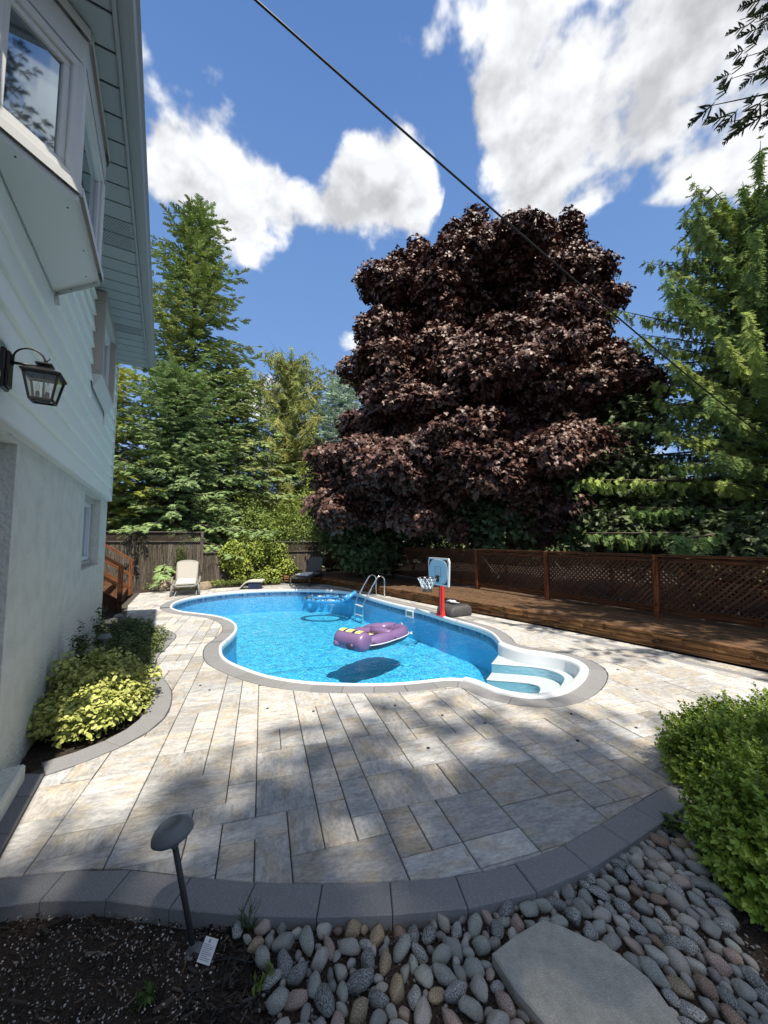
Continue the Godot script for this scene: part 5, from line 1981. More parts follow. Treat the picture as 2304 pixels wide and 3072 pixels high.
func leafy(called: String, label: String, cat: String, at: Vector3, lobes: Array, o: Dictionary, group := "") -> Node3D:     # lobes: [centre, radii] relative to the foot
	var t := thing(called, label, cat, at, 0.0, group)
	if o.get("trunk", 0.0) > 0.0:
		var tb := MB.new(true)
		var lb := MB.new()
		var fork := Vector3(0, o.get("fork", 2.0), 0)
		tb.tube([Vector3(0, -0.1, 0), fork * 0.5 + Vector3(0.03, 0, 0.02), fork], [o.trunk * 1.25, o.trunk, o.trunk * 0.9], 9)
		for l in lobes:
			if l[0].y > o.get("bare", 99.0): continue
			limb(lb, fork + Vector3(rr(-0.1, 0.1), rr(-0.5, 0.1), rr(-0.1, 0.1)), l[0], o.trunk * rr(0.35, 0.55), 0.02)
			for k in 5:
				var d := Vector3(rr(-1, 1), rr(-0.4, 1), rr(-1, 1)).normalized()
				limb(lb, l[0].lerp(fork, rr(0.0, 0.4)), l[0] + d * l[1] * 0.85, 0.022, 0.005)
		put("trunk", tb.done(), M.bark, t)
		put("branches", lb.done(), M.bark, t).set_meta("kind", "stuff")
	var xf := []
	var cols := PackedColorArray()
	var tint: Color = o.tint
	var vary: Color = o.get("vary", tint)
	if o.has("sub"):          # break each mass into many smaller clumps
		var small := []
		for l in lobes:
			if l[1].x < 0.75:
				small.append(l)
				continue
			var cnt := int(o.sub * (l[1].x * l[1].y + l[1].x * l[1].z + l[1].y * l[1].z) / 3.0)
			for i in cnt:
				var d := Vector3(rng.randfn(), rng.randfn(), rng.randfn()).normalized()
				var r := rr(0.42, 0.85)
				small.append([l[0] + d * l[1] * rr(0.55, 0.98), Vector3(r * rr(0.9, 1.4), r * rr(0.5, 0.8), r * rr(0.9, 1.4))])
		lobes = small
	for li in lobes.size():
		var c: Vector3 = lobes[li][0]
		var r: Vector3 = lobes[li][1]
		var ar := 4.0 * PI * pow((pow(r.x * r.y, 1.6) + pow(r.x * r.z, 1.6) + pow(r.y * r.z, 1.6)) / 3.0, 1.0 / 1.6)
		var n := int(ar * o.density)
		var mix := rng.randf()
		var lk := rr(0.82, 1.2)
		for i in n:
			var d := Vector3(rng.randfn(), rng.randfn(), rng.randfn()).normalized()
			var q := pow(rng.randf(), o.get("shell", 0.4))
			var p := c + d * r * q * (1.0 + rr(-0.06, 0.10))
			if p.y + at.y < o.get("floor", 0.05): continue
			var hid := false
			for lj in lobes.size():
				if lj == li: continue
				var e: Vector3 = (p - lobes[lj][0]) / lobes[lj][1]
				if e.length() < 0.62: hid = true
			if hid and rng.randf() < 0.8: continue
			var up: Vector3 = (d * 0.8 + Vector3.UP * o.get("upward", 0.7) + Vector3(rr(-1, 1), rr(-1, 1), rr(-1, 1)) * 0.45).normalized()
			var f: Vector3 = up.cross(Vector3(rr(-1, 1), rr(-1, 1), rr(-1, 1))).normalized()
			var s: float = o.size * rr(0.75, 1.25)
			xf.append(Transform3D(Basis(up.cross(f) * s, up * s, f * s), p))
			var k := lk * rr(0.75, 1.25)
			var cc := tint.lerp(vary, clampf(mix * 0.6 + rr(-0.3, 0.5), 0.0, 1.0))
			cols.append(Color(cc.r * k, cc.g * k, cc.b * k))
	mass(o.get("crown", "crown"), o.mesh, o.get("mat", M.leaf), t, xf, cols)
	return t

const MAPLE := [ [0.0, 7.2, 0.5, 3.2, 2.3, 2.6], [-1.9, 9.6, 0.3, 1.7, 1.5, 1.6], [0.1, 10.6, 0.2, 1.9, 1.6, 1.8], [2.2, 10.2, 0.0, 1.9, 1.6, 1.7], [-2.5, 7.6, 0.6, 1.7, 1.2, 1.6], [3.5, 8.2, -0.1, 1.7, 1.2, 1.6], [-2.1, 11.4, 0.0, 0.55, 1.0, 0.6], [-2.9, 10.7, 0.0, 0.4, 0.8, 0.5], [-0.1, 12.6, 0.0, 0.6, 1.2, 0.6], [-1.1, 12.0, 0.0, 0.4, 0.9, 0.5], [2.5, 12.2, 0.0, 0.6, 1.2, 0.6], [3.4, 12.2, 0.0, 0.5, 1.5, 0.55], [1.3, 12.2, 0.0, 0.4, 0.7, 0.5], [-3.3, 10.2, 0.2, 0.8, 0.6, 0.7], [4.4, 9.9, 0.0, 0.75, 0.6, 0.7], [1.5, 11.6, 0.0, 0.8, 0.7, 0.7], [-2.6, 4.9, 0.6, 1.6, 1.0, 1.2], [-0.6, 5.1, 1.5, 1.9, 1.1, 1.2], [1.6, 5.0, 1.4, 1.9, 1.1, 1.2], [-2.6, 8.2, 0.6, 1.5, 1.1, 1.3], [2.6, 7.2, 0.4, 1.8, 1.2, 1.4], [-2.9, 5.6, 1.0, 1.6, 1.0, 1.5], [-2.2, 6.1, 2.0, 1.8, 0.9, 1.4], [0.6, 6.3, 2.5, 2.0, 1.0, 1.4], [2.9, 6.1, 1.5, 1.8, 1.0, 1.5], [-3.8, 3.7, 1.0, 1.5, 0.8, 1.4], [-2.9, 3.6, 2.2, 1.6, 0.9, 1.3], [-1.0, 3.9, 2.7, 1.8, 0.9, 1.3], [1.0, 3.8, 2.5, 1.8, 0.9, 1.3], [2.9, 3.9, 1.6, 1.5, 0.9, 1.3], [-3.6, 2.6, 1.6, 1.5, 0.7, 1.2], [-1.6, 2.5, 2.0, 1.8, 0.7, 1.2], [0.8, 2.5, 1.8, 1.8, 0.7, 1.2]]

func build_trees() -> void:
	var spruce := spray_mesh(1, 7, 0.085, 0.040, 34.0, 0.2, 0.85)
	var spruce2 := spray_mesh(2, 7, 0.09, 0.040, 34.0, 0.4, 0.85)
	var larch := spray_mesh(3, 5, 0.075, 0.026, 34.0, 0.9, 0.85)
	var cedar := spray_mesh(4, 9, 0.10, 0.040, 36.0, 0.35, 0.45)
	var blue := spray_mesh(5, 7, 0.10, 0.040, 40.0, 0.1, 0.85)
	conifer("spruce_tree", "tallest green spruce rising behind the board fence next to the house eave", "spruce tree", Vector3(-8.9, 0, -17.2), 17.3, 5.0, {"mesh": spruce, "tint": Color(0.251, 0.370, 0.149), "vary": Color(0.399, 0.458, 0.163), "branches": 230, "size": 0.66, "sag": 0.35, "step": 0.15, "taper": 0.72, "pow": 0.85})
	conifer("spruce_tree", "broad lower spruce with layered boughs hanging over the board fence", "spruce tree", Vector3(-8.2, 0, -14.9), 8.0, 4.2, {"mesh": spruce, "tint": Color(0.248, 0.355, 0.142), "vary": Color(0.319, 0.437, 0.201), "branches": 180, "size": 0.52, "sag": 0.45, "step": 0.12, "from": 0.12, "taper": 0.6})
	conifer("cedar_tree", "yellow green cedar tree close behind the house corner", "cedar tree", Vector3(-10.6, 0, -14.3), 8.2, 3.0, {"mesh": cedar, "tint": Color(0.402, 0.472, 0.107), "vary": Color(0.591, 0.614, 0.130), "branches": 170, "size": 0.46, "sag": 0.1, "step": 0.11, "from": 0.1, "hang": 0.15, "taper": 0.5})
	conifer("spruce_tree", "smaller green spruce filling the gap beside the tallest spruce", "spruce tree", Vector3(-8.0, 0, -19.4), 10.4, 4.2, {"mesh": spruce2, "tint": Color(0.251, 0.355, 0.149), "vary": Color(0.355, 0.414, 0.163), "branches": 160, "size": 0.85, "sag": 0.5, "step": 0.2, "from": 0.1, "taper": 0.6})
	conifer("larch_tree", "thin open larch with drooping sprays and a bare lower trunk", "larch tree", Vector3(-5.7, 0, -22.5), 12.3, 4.2, {"mesh": larch, "tint": Color(0.261, 0.319, 0.107), "vary": Color(0.355, 0.366, 0.107), "branches": 105, "size": 0.95, "sag": 0.5, "step": 0.30, "from": 0.30, "hang": 0.9, "taper": 0.38})
	conifer("blue_spruce_tree", "silvery blue spruce between the larch and the purple maple", "spruce tree", Vector3(-2.7, 0, -23.5), 11.6, 4.0, {"mesh": blue, "tint": Color(0.437, 0.567, 0.485), "vary": Color(0.567, 0.684, 0.591), "branches": 170, "size": 0.85, "sag": 0.15, "step": 0.2, "taper": 0.7})
	conifer("blue_spruce_tree", "narrow pale spruce top standing left of the silvery blue spruce", "spruce tree", Vector3(-4.4, 0, -25.5), 12.9, 2.4, {"mesh": blue, "tint": Color(0.355, 0.425, 0.296), "vary": Color(0.425, 0.472, 0.331), "branches": 110, "size": 0.7, "sag": 0.3, "step": 0.26, "taper": 0.75})
	var oval := leaf_cluster(11, 13, 0.30, "leaf", 0.55)
	var star := leaf_cluster(12, 9, 0.46, "star", 0.62)
	var star2 := leaf_cluster(14, 8, 0.50, "star", 0.6)
	var V := func(a: Array) -> Array: return a.map(func(q): return [Vector3(q[0], q[1], q[2]), Vector3(q[3], q[4], q[5])])
	leafy("leafy_tree", "fresh light green leafy tree in front of the larch trunk", "tree", Vector3(-3.2, 0, -18.2), V.call([[0.1, 4.3, 0, 1.0, 1.2, 0.9], [0.2, 2.8, 0.2, 1.5, 1.3, 1.2], [-1.1, 2.2, 0.4, 1.2, 1.2, 1.0], [1.4, 2.3, 0.1, 1.1, 1.3, 1.0]]), {"mesh": oval, "tint": Color(0.19, 0.27, 0.045), "vary": Color(0.28, 0.34, 0.06), "density": 22.0, "size": 0.36, "trunk": 0.07, "fork": 1.5})
	leafy("shrub", "tall green shrub behind the vine covered middle of the board fence", "shrub", Vector3(-4.8, 0, -15.9), V.call([[0, 1.6, 0, 1.3, 1.1, 0.9], [1.3, 1.9, -0.2, 1.2, 1.2, 0.9], [-1.0, 2.1, -0.5, 1.1, 1.2, 0.9], [2.6, 1.6, -0.5, 1.1, 1.2, 0.9]]), {"mesh": oval, "tint": Color(0.115, 0.175, 0.035), "vary": Color(0.19, 0.25, 0.05), "density": 22.0, "size": 0.34})
	# creeper over the board fence
	var vl := []
	for q in [[2.9, 0.95, 0.45, 0.55], [3.2, 0.45, 0.45, 0.45], [3.7, 1.05, 0.40, 0.4], [4.45, 1.0, 0.38, 0.45], [4.7, 0.55, 0.42, 0.5], [5.0, 0.3, 0.4, 0.3], [4.2, 0.3, 0.5, 0.3], [3.6, 0.25, 0.6, 0.25]]:
		var p := hp(10.80, q[1], q[0])
		vl.append([p, Vector3(q[2], q[3], 0.28)])
	leafy("creeper", "bright green creeper spilling over the middle of the board fence", "creeper", Vector3.ZERO, vl, {"mesh": leaf_cluster(15, 10, 0.42, "leaf", 0.6), "tint": Color(0.20, 0.27, 0.045), "vary": Color(0.31, 0.36, 0.065), "density": 55.0, "size": 0.25, "crown": "foliage"})
	var il := []
	for i in 16: il.append([hp(10.55 - rr(0, 0.35), 0.06, 0.6 + i * 0.25), Vector3(0.26, 0.11, 0.24)])
	leafy("ivy", "low ivy trailing along the foot of the board fence", "ivy", Vector3.ZERO, il, {"mesh": oval, "tint": Color(0.11, 0.16, 0.035), "vary": Color(0.19, 0.24, 0.05), "density": 60.0, "size": 0.17, "crown": "foliage"})
	var dl := []
	for q in [[1.35, 0.9, 0.22, 0.5], [1.45, 0.45, 0.2, 0.45]]: dl.append([hp(10.82, q[1], q[0]), Vector3(q[2], q[3], 0.12)])
	leafy("ivy", "dark ivy climbing the board fence beside the sun lounger", "ivy", Vector3.ZERO, dl, {"mesh": oval, "tint": Color(0.05, 0.075, 0.022), "vary": Color(0.08, 0.11, 0.03), "density": 70.0, "size": 0.17, "crown": "foliage"})
	# purple maple
	var mp: Array = V.call(MAPLE)
	for i in 46:
		var q: Array = mp[rng.randi() % 25]
		var d := Vector3(rng.randfn(), rng.randfn() * 0.8 + 0.5, rng.randfn()).normalized()
		mp.append([q[0] + d * q[1] * rr(0.9, 1.12), Vector3(rr(0.35, 0.7), rr(0.3, 0.75), rr(0.35, 0.7))])
	leafy("purple_maple_tree", "huge dark purple leaved maple towering behind the lattice fence", "maple tree", Vector3(3.4, 0, -13.4), mp,
		{"mesh": star, "mat": M.maple, "tint": Color(0.066, 0.032, 0.028), "vary": Color(0.115, 0.052, 0.036), "density": 30.0, "size": 0.24, "sub": 8.5, "bare": 8.0, "trunk": 0.21, "fork": 2.4, "shell": 0.33, "upward": 0.9})
	# green young trees in the shade behind the lattice fence
	var under := [
		["young green maple in the shade below the purple maple", Vector3(0.3, 0, -14.6), [[0, 1.9, 0.6, 1.7, 1.3, 1.0], [-1.5, 2.2, 0.2, 1.4, 1.4, 1.0], [-0.9, 1.1, 1.2, 1.2, 0.8, 0.6]]],
		["leafy green maple sapling leaning over the third lattice panel", Vector3(3.4, 0, -10.9), [[0, 1.9, 0, 1.0, 0.8, 0.8], [1.0, 2.6, -0.4, 1.2, 0.9, 0.9], [-0.9, 2.3, -0.6, 1.0, 0.8, 0.8]]],
		["green maple thicket between the purple maple and the weeping cedar", Vector3(6.3, 0, -10.8), [[0, 1.7, 0.5, 1.5, 0.9, 0.9], [0.3, 3.2, 0, 1.6, 1.0, 1.1], [-1.4, 2.8, -0.4, 1.4, 1.0, 1.0], [0.7, 4.9, -0.5, 1.4, 1.1, 1.1], [1.5, 2.3, 0.6, 1.2, 0.9, 0.8]]],
		["dark green bush low behind the nearest lattice panels", Vector3(8.2, 0, -7.6), [[0, 1.2, 0, 1.4, 1.0, 0.9], [1.2, 1.5, 0.5, 1.2, 1.1, 0.9], [-1.1, 1.1, -0.6, 1.0, 0.9, 0.8]]]]
	for u in under:
		leafy("young_maple_tree", u[0], "tree", u[1], V.call(u[2]), {"mesh": star2, "tint": Color(0.060, 0.090, 0.036), "vary": Color(0.10, 0.14, 0.055), "density": 26.0, "size": 0.30, "trunk": 0.05, "fork": 1.0, "upward": 1.0})
	# far thicket that closes the view under the crowns
	var fl := []
	for i in 26:
		var a := deg_to_rad(-40.0 + i * 4.2)
		var dd := 27.0 + (i * 7 % 5) * 1.3
		fl.append([Vector3(sin(a) * dd, rr(1.6, 2.6), -cos(a) * dd), Vector3(2.2, rr(2.0, 3.4), 1.6)])
	var th := leafy("thicket", "", "", Vector3.ZERO, fl, {"mesh": leaf_cluster(17, 14, 0.42, "leaf", 0.6), "tint": Color(0.04, 0.06, 0.022), "vary": Color(0.085, 0.11, 0.04), "density": 7.0, "size": 0.75, "crown": "foliage"})
	tag(th, "far dark green thicket closing the view under the trees", "thicket")
	# weeping cedar on the right
	conifer("weeping_cedar_tree", "shaggy green cedar with drooping sunlit sprays above the nearest fence panels", "cedar tree", Vector3(9.7, 0, -9.4), 10.2, 4.6, {"mesh": cedar, "tint": Color(0.159, 0.255, 0.087), "vary": Color(0.379, 0.478, 0.133), "branches": 270, "size": 0.31, "sag": 0.15, "step": 0.085, "from": 0.10, "hang": 0.75, "taper": 0.45})
	# spruce that stands beside the viewpoint, only its bough tips in view
	conifer("spruce_tree", "dark spruce whose bough tips reach in front of the clouds", "spruce tree", Vector3(6.7, 0, -3.1), 13.0, 4.3, {"mesh": spruce, "tint": Color(0.066, 0.090, 0.054), "vary": Color(0.090, 0.114, 0.066), "branches": 170, "size": 0.30, "sag": 0.3, "step": 0.10, "from": 0.33, "tips": [Vector3(3.85, 6.0, -4.0), Vector3(4.2, 6.95, -4.1), Vector3(4.1, 6.35, -3.8), Vector3(4.3, 7.6, -4.0)], "taper": 0.8})
	# trees behind the viewpoint: seen in the bay window, they shade the front of the patio
	leafy("shade_tree", "broad leafy tree mirrored in the bay window, shading the front paving", "tree", Vector3(4.5, 0, 7.4), V.call([[0, 17.0, 0, 2.5, 1.6, 2.2], [2.2, 16.4, 0.2, 2.2, 1.5, 1.9], [-2.2, 16.6, 0.2, 2.0, 1.5, 1.9], [0.2, 16.6, -1.7, 2.2, 1.2, 1.7], [-1.4, 16.0, -1.0, 1.5, 1.1, 1.4], [0.4, 16.6, 2.2, 2.6, 1.6, 2.0], [2.8, 16.0, -1.3, 1.6, 1.1, 1.4], [-3.3, 16.2, 1.2, 1.4, 1.2, 1.5], [4.2, 15.8, 0.4, 1.6, 1.2, 1.6]]), {"mesh": star2, "tint": Color(0.05, 0.08, 0.03), "vary": Color(0.08, 0.11, 0.04), "density": 16.0, "size": 0.24, "trunk": 0.25, "fork": 9.0, "shell": 0.5})
	conifer("spruce_tree", "spruce mirrored in the bay window glass", "spruce tree", Vector3(10.5, 0, 6.0), 12.5, 3.2, {"mesh": spruce, "tint": Color(0.084, 0.114, 0.060), "branches": 120, "size": 0.7, "sag": 0.3, "step": 0.25})

func sprig_mesh(sd: int, n: int, leaf: float) -> ArrayMesh:        # a shoot of length 1 along +y set with small oval leaves
	var r := RandomNumberGenerator.new()
	r.seed = sd
	var b := MB.new()
	b.col = Color(0.6, 0.5, 0.3)
	b.face([Vector3(0.015, 0, 0), Vector3(-0.015, 0, 0), Vector3(0, 1, 0)], Vector3.BACK)
	for i in n:
		var y := 0.1 + 0.9 * i / (n - 1)
		var az := i * 2.39996 + r.randf_range(-0.3, 0.3)
		var out := Vector3(cos(az), lerpf(0.3, 1.1, y) + r.randf_range(-0.2, 0.2), sin(az)).normalized()
		var sidev := out.cross(Vector3.UP).normalized()
		var nn := sidev.cross(out)
		var s := leaf * r.randf_range(0.75, 1.15) * lerpf(1.0, 0.7, y)
		var o := Vector3(0, y, 0)
		var k := r.randf_range(0.8, 1.15) * lerpf(0.8, 1.25, y)
		b.col = Color(k, k, k * 0.9)
		var pts := []
		for q in [[0.0, 0.0], [0.30, 0.25], [0.33, 0.6], [0.0, 1.0], [-0.33, 0.6], [-0.30, 0.25]]:
			pts.append(o + sidev * q[0] * s + out * q[1] * s + nn * (absf(q[0]) * 0.3 - 0.1 * q[1]) * s)
		var c := o + out * 0.5 * s - nn * 0.05 * s
		for q in 6: b.tri(c, pts[q], pts[(q + 1) % 6])
	return b.done()

func bush(called: String, label: String, cat: String, at: Vector3, r: Vector3, count: int, mesh: Mesh, len: float, tint: Color, vary: Color, m: Material, group := "") -> void:
	var t := thing(called, label, cat, at, 0.0, group)
	var xf := []
	var cols := PackedColorArray()
	var nz := noise(1.1 / r.x, int(at.x * 100), 2)
	for i in count:
		var d := Vector3(rng.randfn(), absf(rng.randfn()) * 0.9 - 0.25, rng.randfn()).normalized()
		var q := pow(rng.randf(), 0.22) * (1.0 + nz.get_noise_3dv(d * r.x) * 0.34)
		var p := Vector3(d.x * r.x, d.y * r.y + r.y * 0.28, d.z * r.z) * q
		if p.y < 0.01: continue
		var up: Vector3 = (d + Vector3.UP * 0.55 + Vector3(rr(-1, 1), rr(-1, 1), rr(-1, 1)) * 0.5).normalized()
		var f: Vector3 = up.cross(Vector3(rr(-1, 1), rr(-1, 1), rr(-1, 1))).normalized()
		var s := len * rr(0.7, 1.3)
		xf.append(Transform3D(Basis(up.cross(f) * s, up * s, f * s), p))
		var k := rr(0.78, 1.22)
		var c := tint.lerp(vary, rng.randf())
		cols.append(Color(c.r * k, c.g * k, c.b * k))
	mass("foliage", mesh, m, t, xf, cols)
	var st := MB.new()
	for i in 14:
		var a := rr(0, TAU)
		limb(st, Vector3(rr(-0.05, 0.05), -0.03, rr(-0.05, 0.05)), Vector3(cos(a) * r.x * 0.6, r.y * rr(0.4, 0.9), sin(a) * r.z * 0.6), 0.007, 0.003, 0.1, 4)
	put("stems", st.done(), M.bark, t).set_meta("kind", "stuff")

func build_shrubs() -> void:
	var bx := sprig_mesh(21, 13, 0.33)
	bush("boxwood_bush", "bright green boxwood bush behind, its top against the paving", "bush", Vector3(2.20, -0.06, -2.50), Vector3(0.34, 0.36, 0.34), 2600, bx, 0.085, Color(0.17, 0.27, 0.03), Color(0.24, 0.33, 0.04), M.box, "boxwood bushes by the river stones")
	bush("boxwood_bush", "largest boxwood bush, leaning over the river stones and black mulch", "bush", Vector3(1.84, -0.06, -1.80), Vector3(0.33, 0.38, 0.36), 3200, bx, 0.085, Color(0.16, 0.265, 0.028), Color(0.23, 0.33, 0.04), M.box, "boxwood bushes by the river stones")
	bush("boxwood_bush", "boxwood bush cut off by the picture edge beyond the path light hood", "bush", Vector3(2.75, -0.06, -2.62), Vector3(0.36, 0.36, 0.36), 2000, bx, 0.085, Color(0.17, 0.27, 0.03), Color(0.24, 0.33, 0.04), M.box, "boxwood bushes by the river stones")
	# yellow edged shrub and dark groundcover along the house
	var eu := leaf_cluster(22, 9, 0.52, "oval", 0.75, Color(1.5, 1.4, 2.2))
	var lob := []
	for q in [[-2.40, 0.14, -3.18, 0.30, 0.20, 0.26], [-2.55, 0.18, -3.45, 0.32, 0.24, 0.30], [-2.42, 0.15, -3.72, 0.28, 0.20, 0.28], [-2.72, 0.20, -3.80, 0.30, 0.24, 0.28], [-2.28, 0.10, -3.45, 0.22, 0.15, 0.25], [-2.62, 0.12, -3.10, 0.14, 0.14, 0.16], [-2.77, 0.36, -3.42, 0.07, 0.20, 0.08], [-2.62, 0.38, -3.62, 0.05, 0.16, 0.05]]:
		lob.append([Vector3(q[0], q[1], q[2]), Vector3(q[3], q[4], q[5])])
	leafy("variegated_shrub", "yellow and green variegated shrub sunlit against the stucco wall", "shrub", Vector3.ZERO, lob, {"mesh": eu, "tint": Color(0.29, 0.33, 0.085), "vary": Color(0.42, 0.44, 0.14), "density": 310.0, "size": 0.062, "crown": "foliage", "upward": 1.2, "floor": 0.0})
	var dl := []
	for q in [[-2.78, 0.07, -4.25, 0.28, 0.14, 0.28], [-2.95, 0.08, -4.55, 0.3, 0.16, 0.3], [-3.2, 0.1, -4.8, 0.32, 0.17, 0.3], [-3.25, 0.08, -5.2, 0.3, 0.16, 0.3], [-3.55, 0.1, -5.35, 0.35, 0.18, 0.3], [-3.55, 0.08, -5.8, 0.34, 0.16, 0.3], [-3.95, 0.1, -6.0, 0.36, 0.2, 0.3], [-4.1, 0.08, -6.4, 0.3, 0.15, 0.3], [-3.42, 0.4, -4.72, 0.06, 0.36, 0.06], [-3.22, 0.28, -4.25, 0.05, 0.26, 0.05], [-2.93, 0.40, -3.78, 0.05, 0.32, 0.06]]:
		dl.append([Vector3(q[0], q[1], q[2]), Vector3(q[3], q[4], q[5])])
	leafy("groundcover_shrub", "dark green groundcover spreading in the house shade with stems on the wall", "shrub", Vector3.ZERO, dl, {"mesh": leaf_cluster(23, 10, 0.42, "oval", 0.75), "tint": Color(0.075, 0.105, 0.032), "vary": Color(0.13, 0.165, 0.05), "density": 300.0, "size": 0.066, "crown": "foliage", "floor": 0.0})
	# weeds
	var gb := MB.new()
	for i in 26:
		var a := rr(0, TAU)
		var l := rr(0.06, 0.16)
		var d := Vector3(cos(a) * rr(0.05, 0.5), 1, sin(a) * rr(0.05, 0.5)).normalized()
		var w := d.cross(Vector3(rr(-1, 1), 0, rr(-1, 1))).normalized() * 0.0022
		var o := Vector3(rr(-0.025, 0.025), 0, rr(-0.02, 0.02))
		var k := rr(0.7, 1.2)
		gb.col = Color(0.07 * k, 0.11 * k, 0.03 * k)
		var m := o + d * l * 0.6
		var tp := o + d * l + Vector3(cos(a), -0.2, sin(a)) * l * 0.15
		gb.face([o - w, o + w, m + w * 0.8, m - w * 0.8], Vector3.BACK)
		gb.tri(m - w * 0.8, m + w * 0.8, tp)
	var gt := put(numbered("grass_tuft"), gb.done(), M.leaf, self, Transform3D(Basis.IDENTITY, Vector3(-0.545, -0.06, -1.652)))
	tag(gt, "thin grass tuft growing against the dark border blocks", "grass")
	var wd := leaf_cluster(25, 12, 0.85, "leaf", 0.35)
	for q in [[Vector3(1.52, -0.03, -2.16), 0.06, "green weed among the stones at the border corner", Color(0.09, 0.14, 0.04)], [Vector3(-0.42, -0.045, -1.47), 0.03, "small fresh green seedling between stones and mulch", Color(0.16, 0.22, 0.05)], [Vector3(-0.80, -0.05, -1.42), 0.04, "tiny green weed in the gravelly soil", Color(0.06, 0.10, 0.03)]]:
		var wb := leafy("weed", q[2], "weed", q[0], [[Vector3(0, 0.02, 0), Vector3(0.03, 0.02, 0.03)]], {"mesh": wd, "tint": q[3], "density": 500.0, "size": q[1], "crown": "leaves", "floor": -1.0})

# ------------------------------------------------------------------ stones and soil
func build_ground() -> void:
	var g := MB.new()
	var w := 140.0
	# one sheet, opened where the pool is dug in
	for q in [[-w, -w, w, -12.6], [-w, -3.0, w, w], [-w, -12.6, -5.6, -3.0], [2.9, -12.6, w, -3.0]]:
		g.face([Vector3(q[0], -0.1, q[1]), Vector3(q[2], -0.1, q[1]), Vector3(q[2], -0.1, q[3]), Vector3(q[0], -0.1, q[3])], Vector3.UP)
	struct("ground", "dark soil under the trees and round the yard", g.done(), M.soil)
	# planting beds
	for bed in [["mulch_bed", v2([-2.6, -2.5, -2.0, -2.62, -1.95, -3.3, -2.2, -4.0, -2.75, -4.65, -3.1, -5.3, -3.3, -6.1, -3.7, -6.6, -4.6, -7.2, -5.3, -7.4, -4.4, -6.4])], ["soil_bed", v2([-3.2, -1.75, -0.3, -1.75, -0.2, 0.2, -3.2, 0.2])], ["mulch_bed", v2([0.9, -2.0, 1.7, -2.4, 2.6, -2.8, 5.0, -3.0, 5.0, 0.2, 0.7, 0.2])], ["mulch_bed", v2([-7.9, -10.4, -6.9, -11.0, -5.5, -11.9, -3.8, -12.9, -2.4, -13.7, -2.5, -15.2, -7.9, -12.1])]]:
		var b := MB.new(true)
		var poly := PackedVector2Array(bed[1])
		var lo := poly[0]
		var hi := poly[0]
		for p in poly:
			lo = lo.min(p)
			hi = hi.max(p)
		var nz := noise(6.0, 171, 4)
		var st := 0.035 if hi.y > -5.0 and hi.y - lo.y < 4.0 else 0.12
		var H := func(p: Vector2) -> Vector3: return Vector3(p.x, -0.062 + nz.get_noise_2d(p.x, p.y) * 0.016, p.y)
		var nx := int((hi.x - lo.x) / st)
		var ny := int((hi.y - lo.y) / st)
		for iy in ny:
			for ix in nx:
				var c := lo + Vector2(ix, iy) * st
				if not Geometry2D.is_point_in_polygon(c + Vector2(st, st) * 0.5, poly): continue
				b.face([H.call(c), H.call(c + Vector2(st, 0)), H.call(c + Vector2(st, st)), H.call(c + Vector2(0, st))], Vector3.UP)
		var s := struct(bed[0], "", b.done(), M.soil)
		s.set_meta("label", {"mulch_bed": "bed of dark bark mulch", "soil_bed": "bed of dark soil strewn with pale grit"}[bed[0]])
	# strewn chips and grit
	var chip := MB.new()
	chip.box(Vector3(1, 0.16, 0.24), 0.04, 0)
	var chipm := chip.done()
	var peb := rock_mesh(180, 0.7, 0.35, 6, 4)
	var jobs := [[v2([-2.4, -1.72, -0.5, -1.72, -0.36, -1.0, -2.4, -1.0]), 2600, chipm, 0.008, 0.034, [Color(0.07, 0.052, 0.04), Color(0.11, 0.08, 0.06), Color(0.035, 0.03, 0.026)], "bark chips strewn over the soil"],
		[v2([-2.4, -1.72, -0.62, -1.72, -0.55, -1.0, -2.4, -1.0]), 3000, peb, 0.0028, 0.0062, [Color(0.42, 0.41, 0.38), Color(0.28, 0.27, 0.25), Color(0.55, 0.53, 0.50)], "pale grit strewn over the soil"],
		[v2([-0.75, -1.72, -0.35, -1.72, -0.25, -1.0, -0.6, -1.0]), 900, chipm, 0.014, 0.05, [Color(0.022, 0.02, 0.02), Color(0.04, 0.037, 0.035), Color(0.055, 0.05, 0.045)], "black mulch slivers beside the stones"],
		[v2([1.2, -1.1, 1.2, -1.6, 1.42, -2.0, 1.7, -2.38, 2.3, -2.7, 3.0, -2.85, 3.0, -1.1]), 2600, chipm, 0.012, 0.045, [Color(0.022, 0.02, 0.02), Color(0.035, 0.033, 0.031), Color(0.05, 0.045, 0.04)], "black mulch slivers under the boxwood bushes"],
		[v2([-0.5, -1.66, 0.5, -1.70, 1.6, -2.30, 1.3, -1.0, -0.3, -1.0]), 2600, peb, 0.004, 0.011, [Color(0.16, 0.16, 0.165), Color(0.10, 0.10, 0.10), Color(0.24, 0.235, 0.23)], "fine grey grit between the stones"],
		[v2([-2.45, -2.65, -2.05, -2.9, -2.0, -3.35, -2.3, -3.95, -2.9, -4.75, -3.25, -5.6, -3.6, -6.4, -4.4, -7.0, -4.4, -6.2, -3.4, -4.4]), 2400, chipm, 0.012, 0.040, [Color(0.055, 0.038, 0.027), Color(0.09, 0.062, 0.045), Color(0.035, 0.026, 0.02)], "brown bark chips in the bed along the house"],
		[v2([-7.0, -11.1, -4.0, -12.8, -3.8, -13.2, -7.4, -11.9]), 900, chipm, 0.03, 0.08, [Color(0.06, 0.042, 0.03), Color(0.09, 0.065, 0.05)], "bark chips along the board fence"]]
	jobs.append([v2([-2.4, -1.70, -0.5, -1.70, -0.36, -1.0, -2.4, -1.0]), 170, chipm, 0.03, 0.075, [Color(0.06, 0.045, 0.036), Color(0.10, 0.085, 0.07), Color(0.04, 0.034, 0.03)], "bark pieces and twigs lying on the soil"])
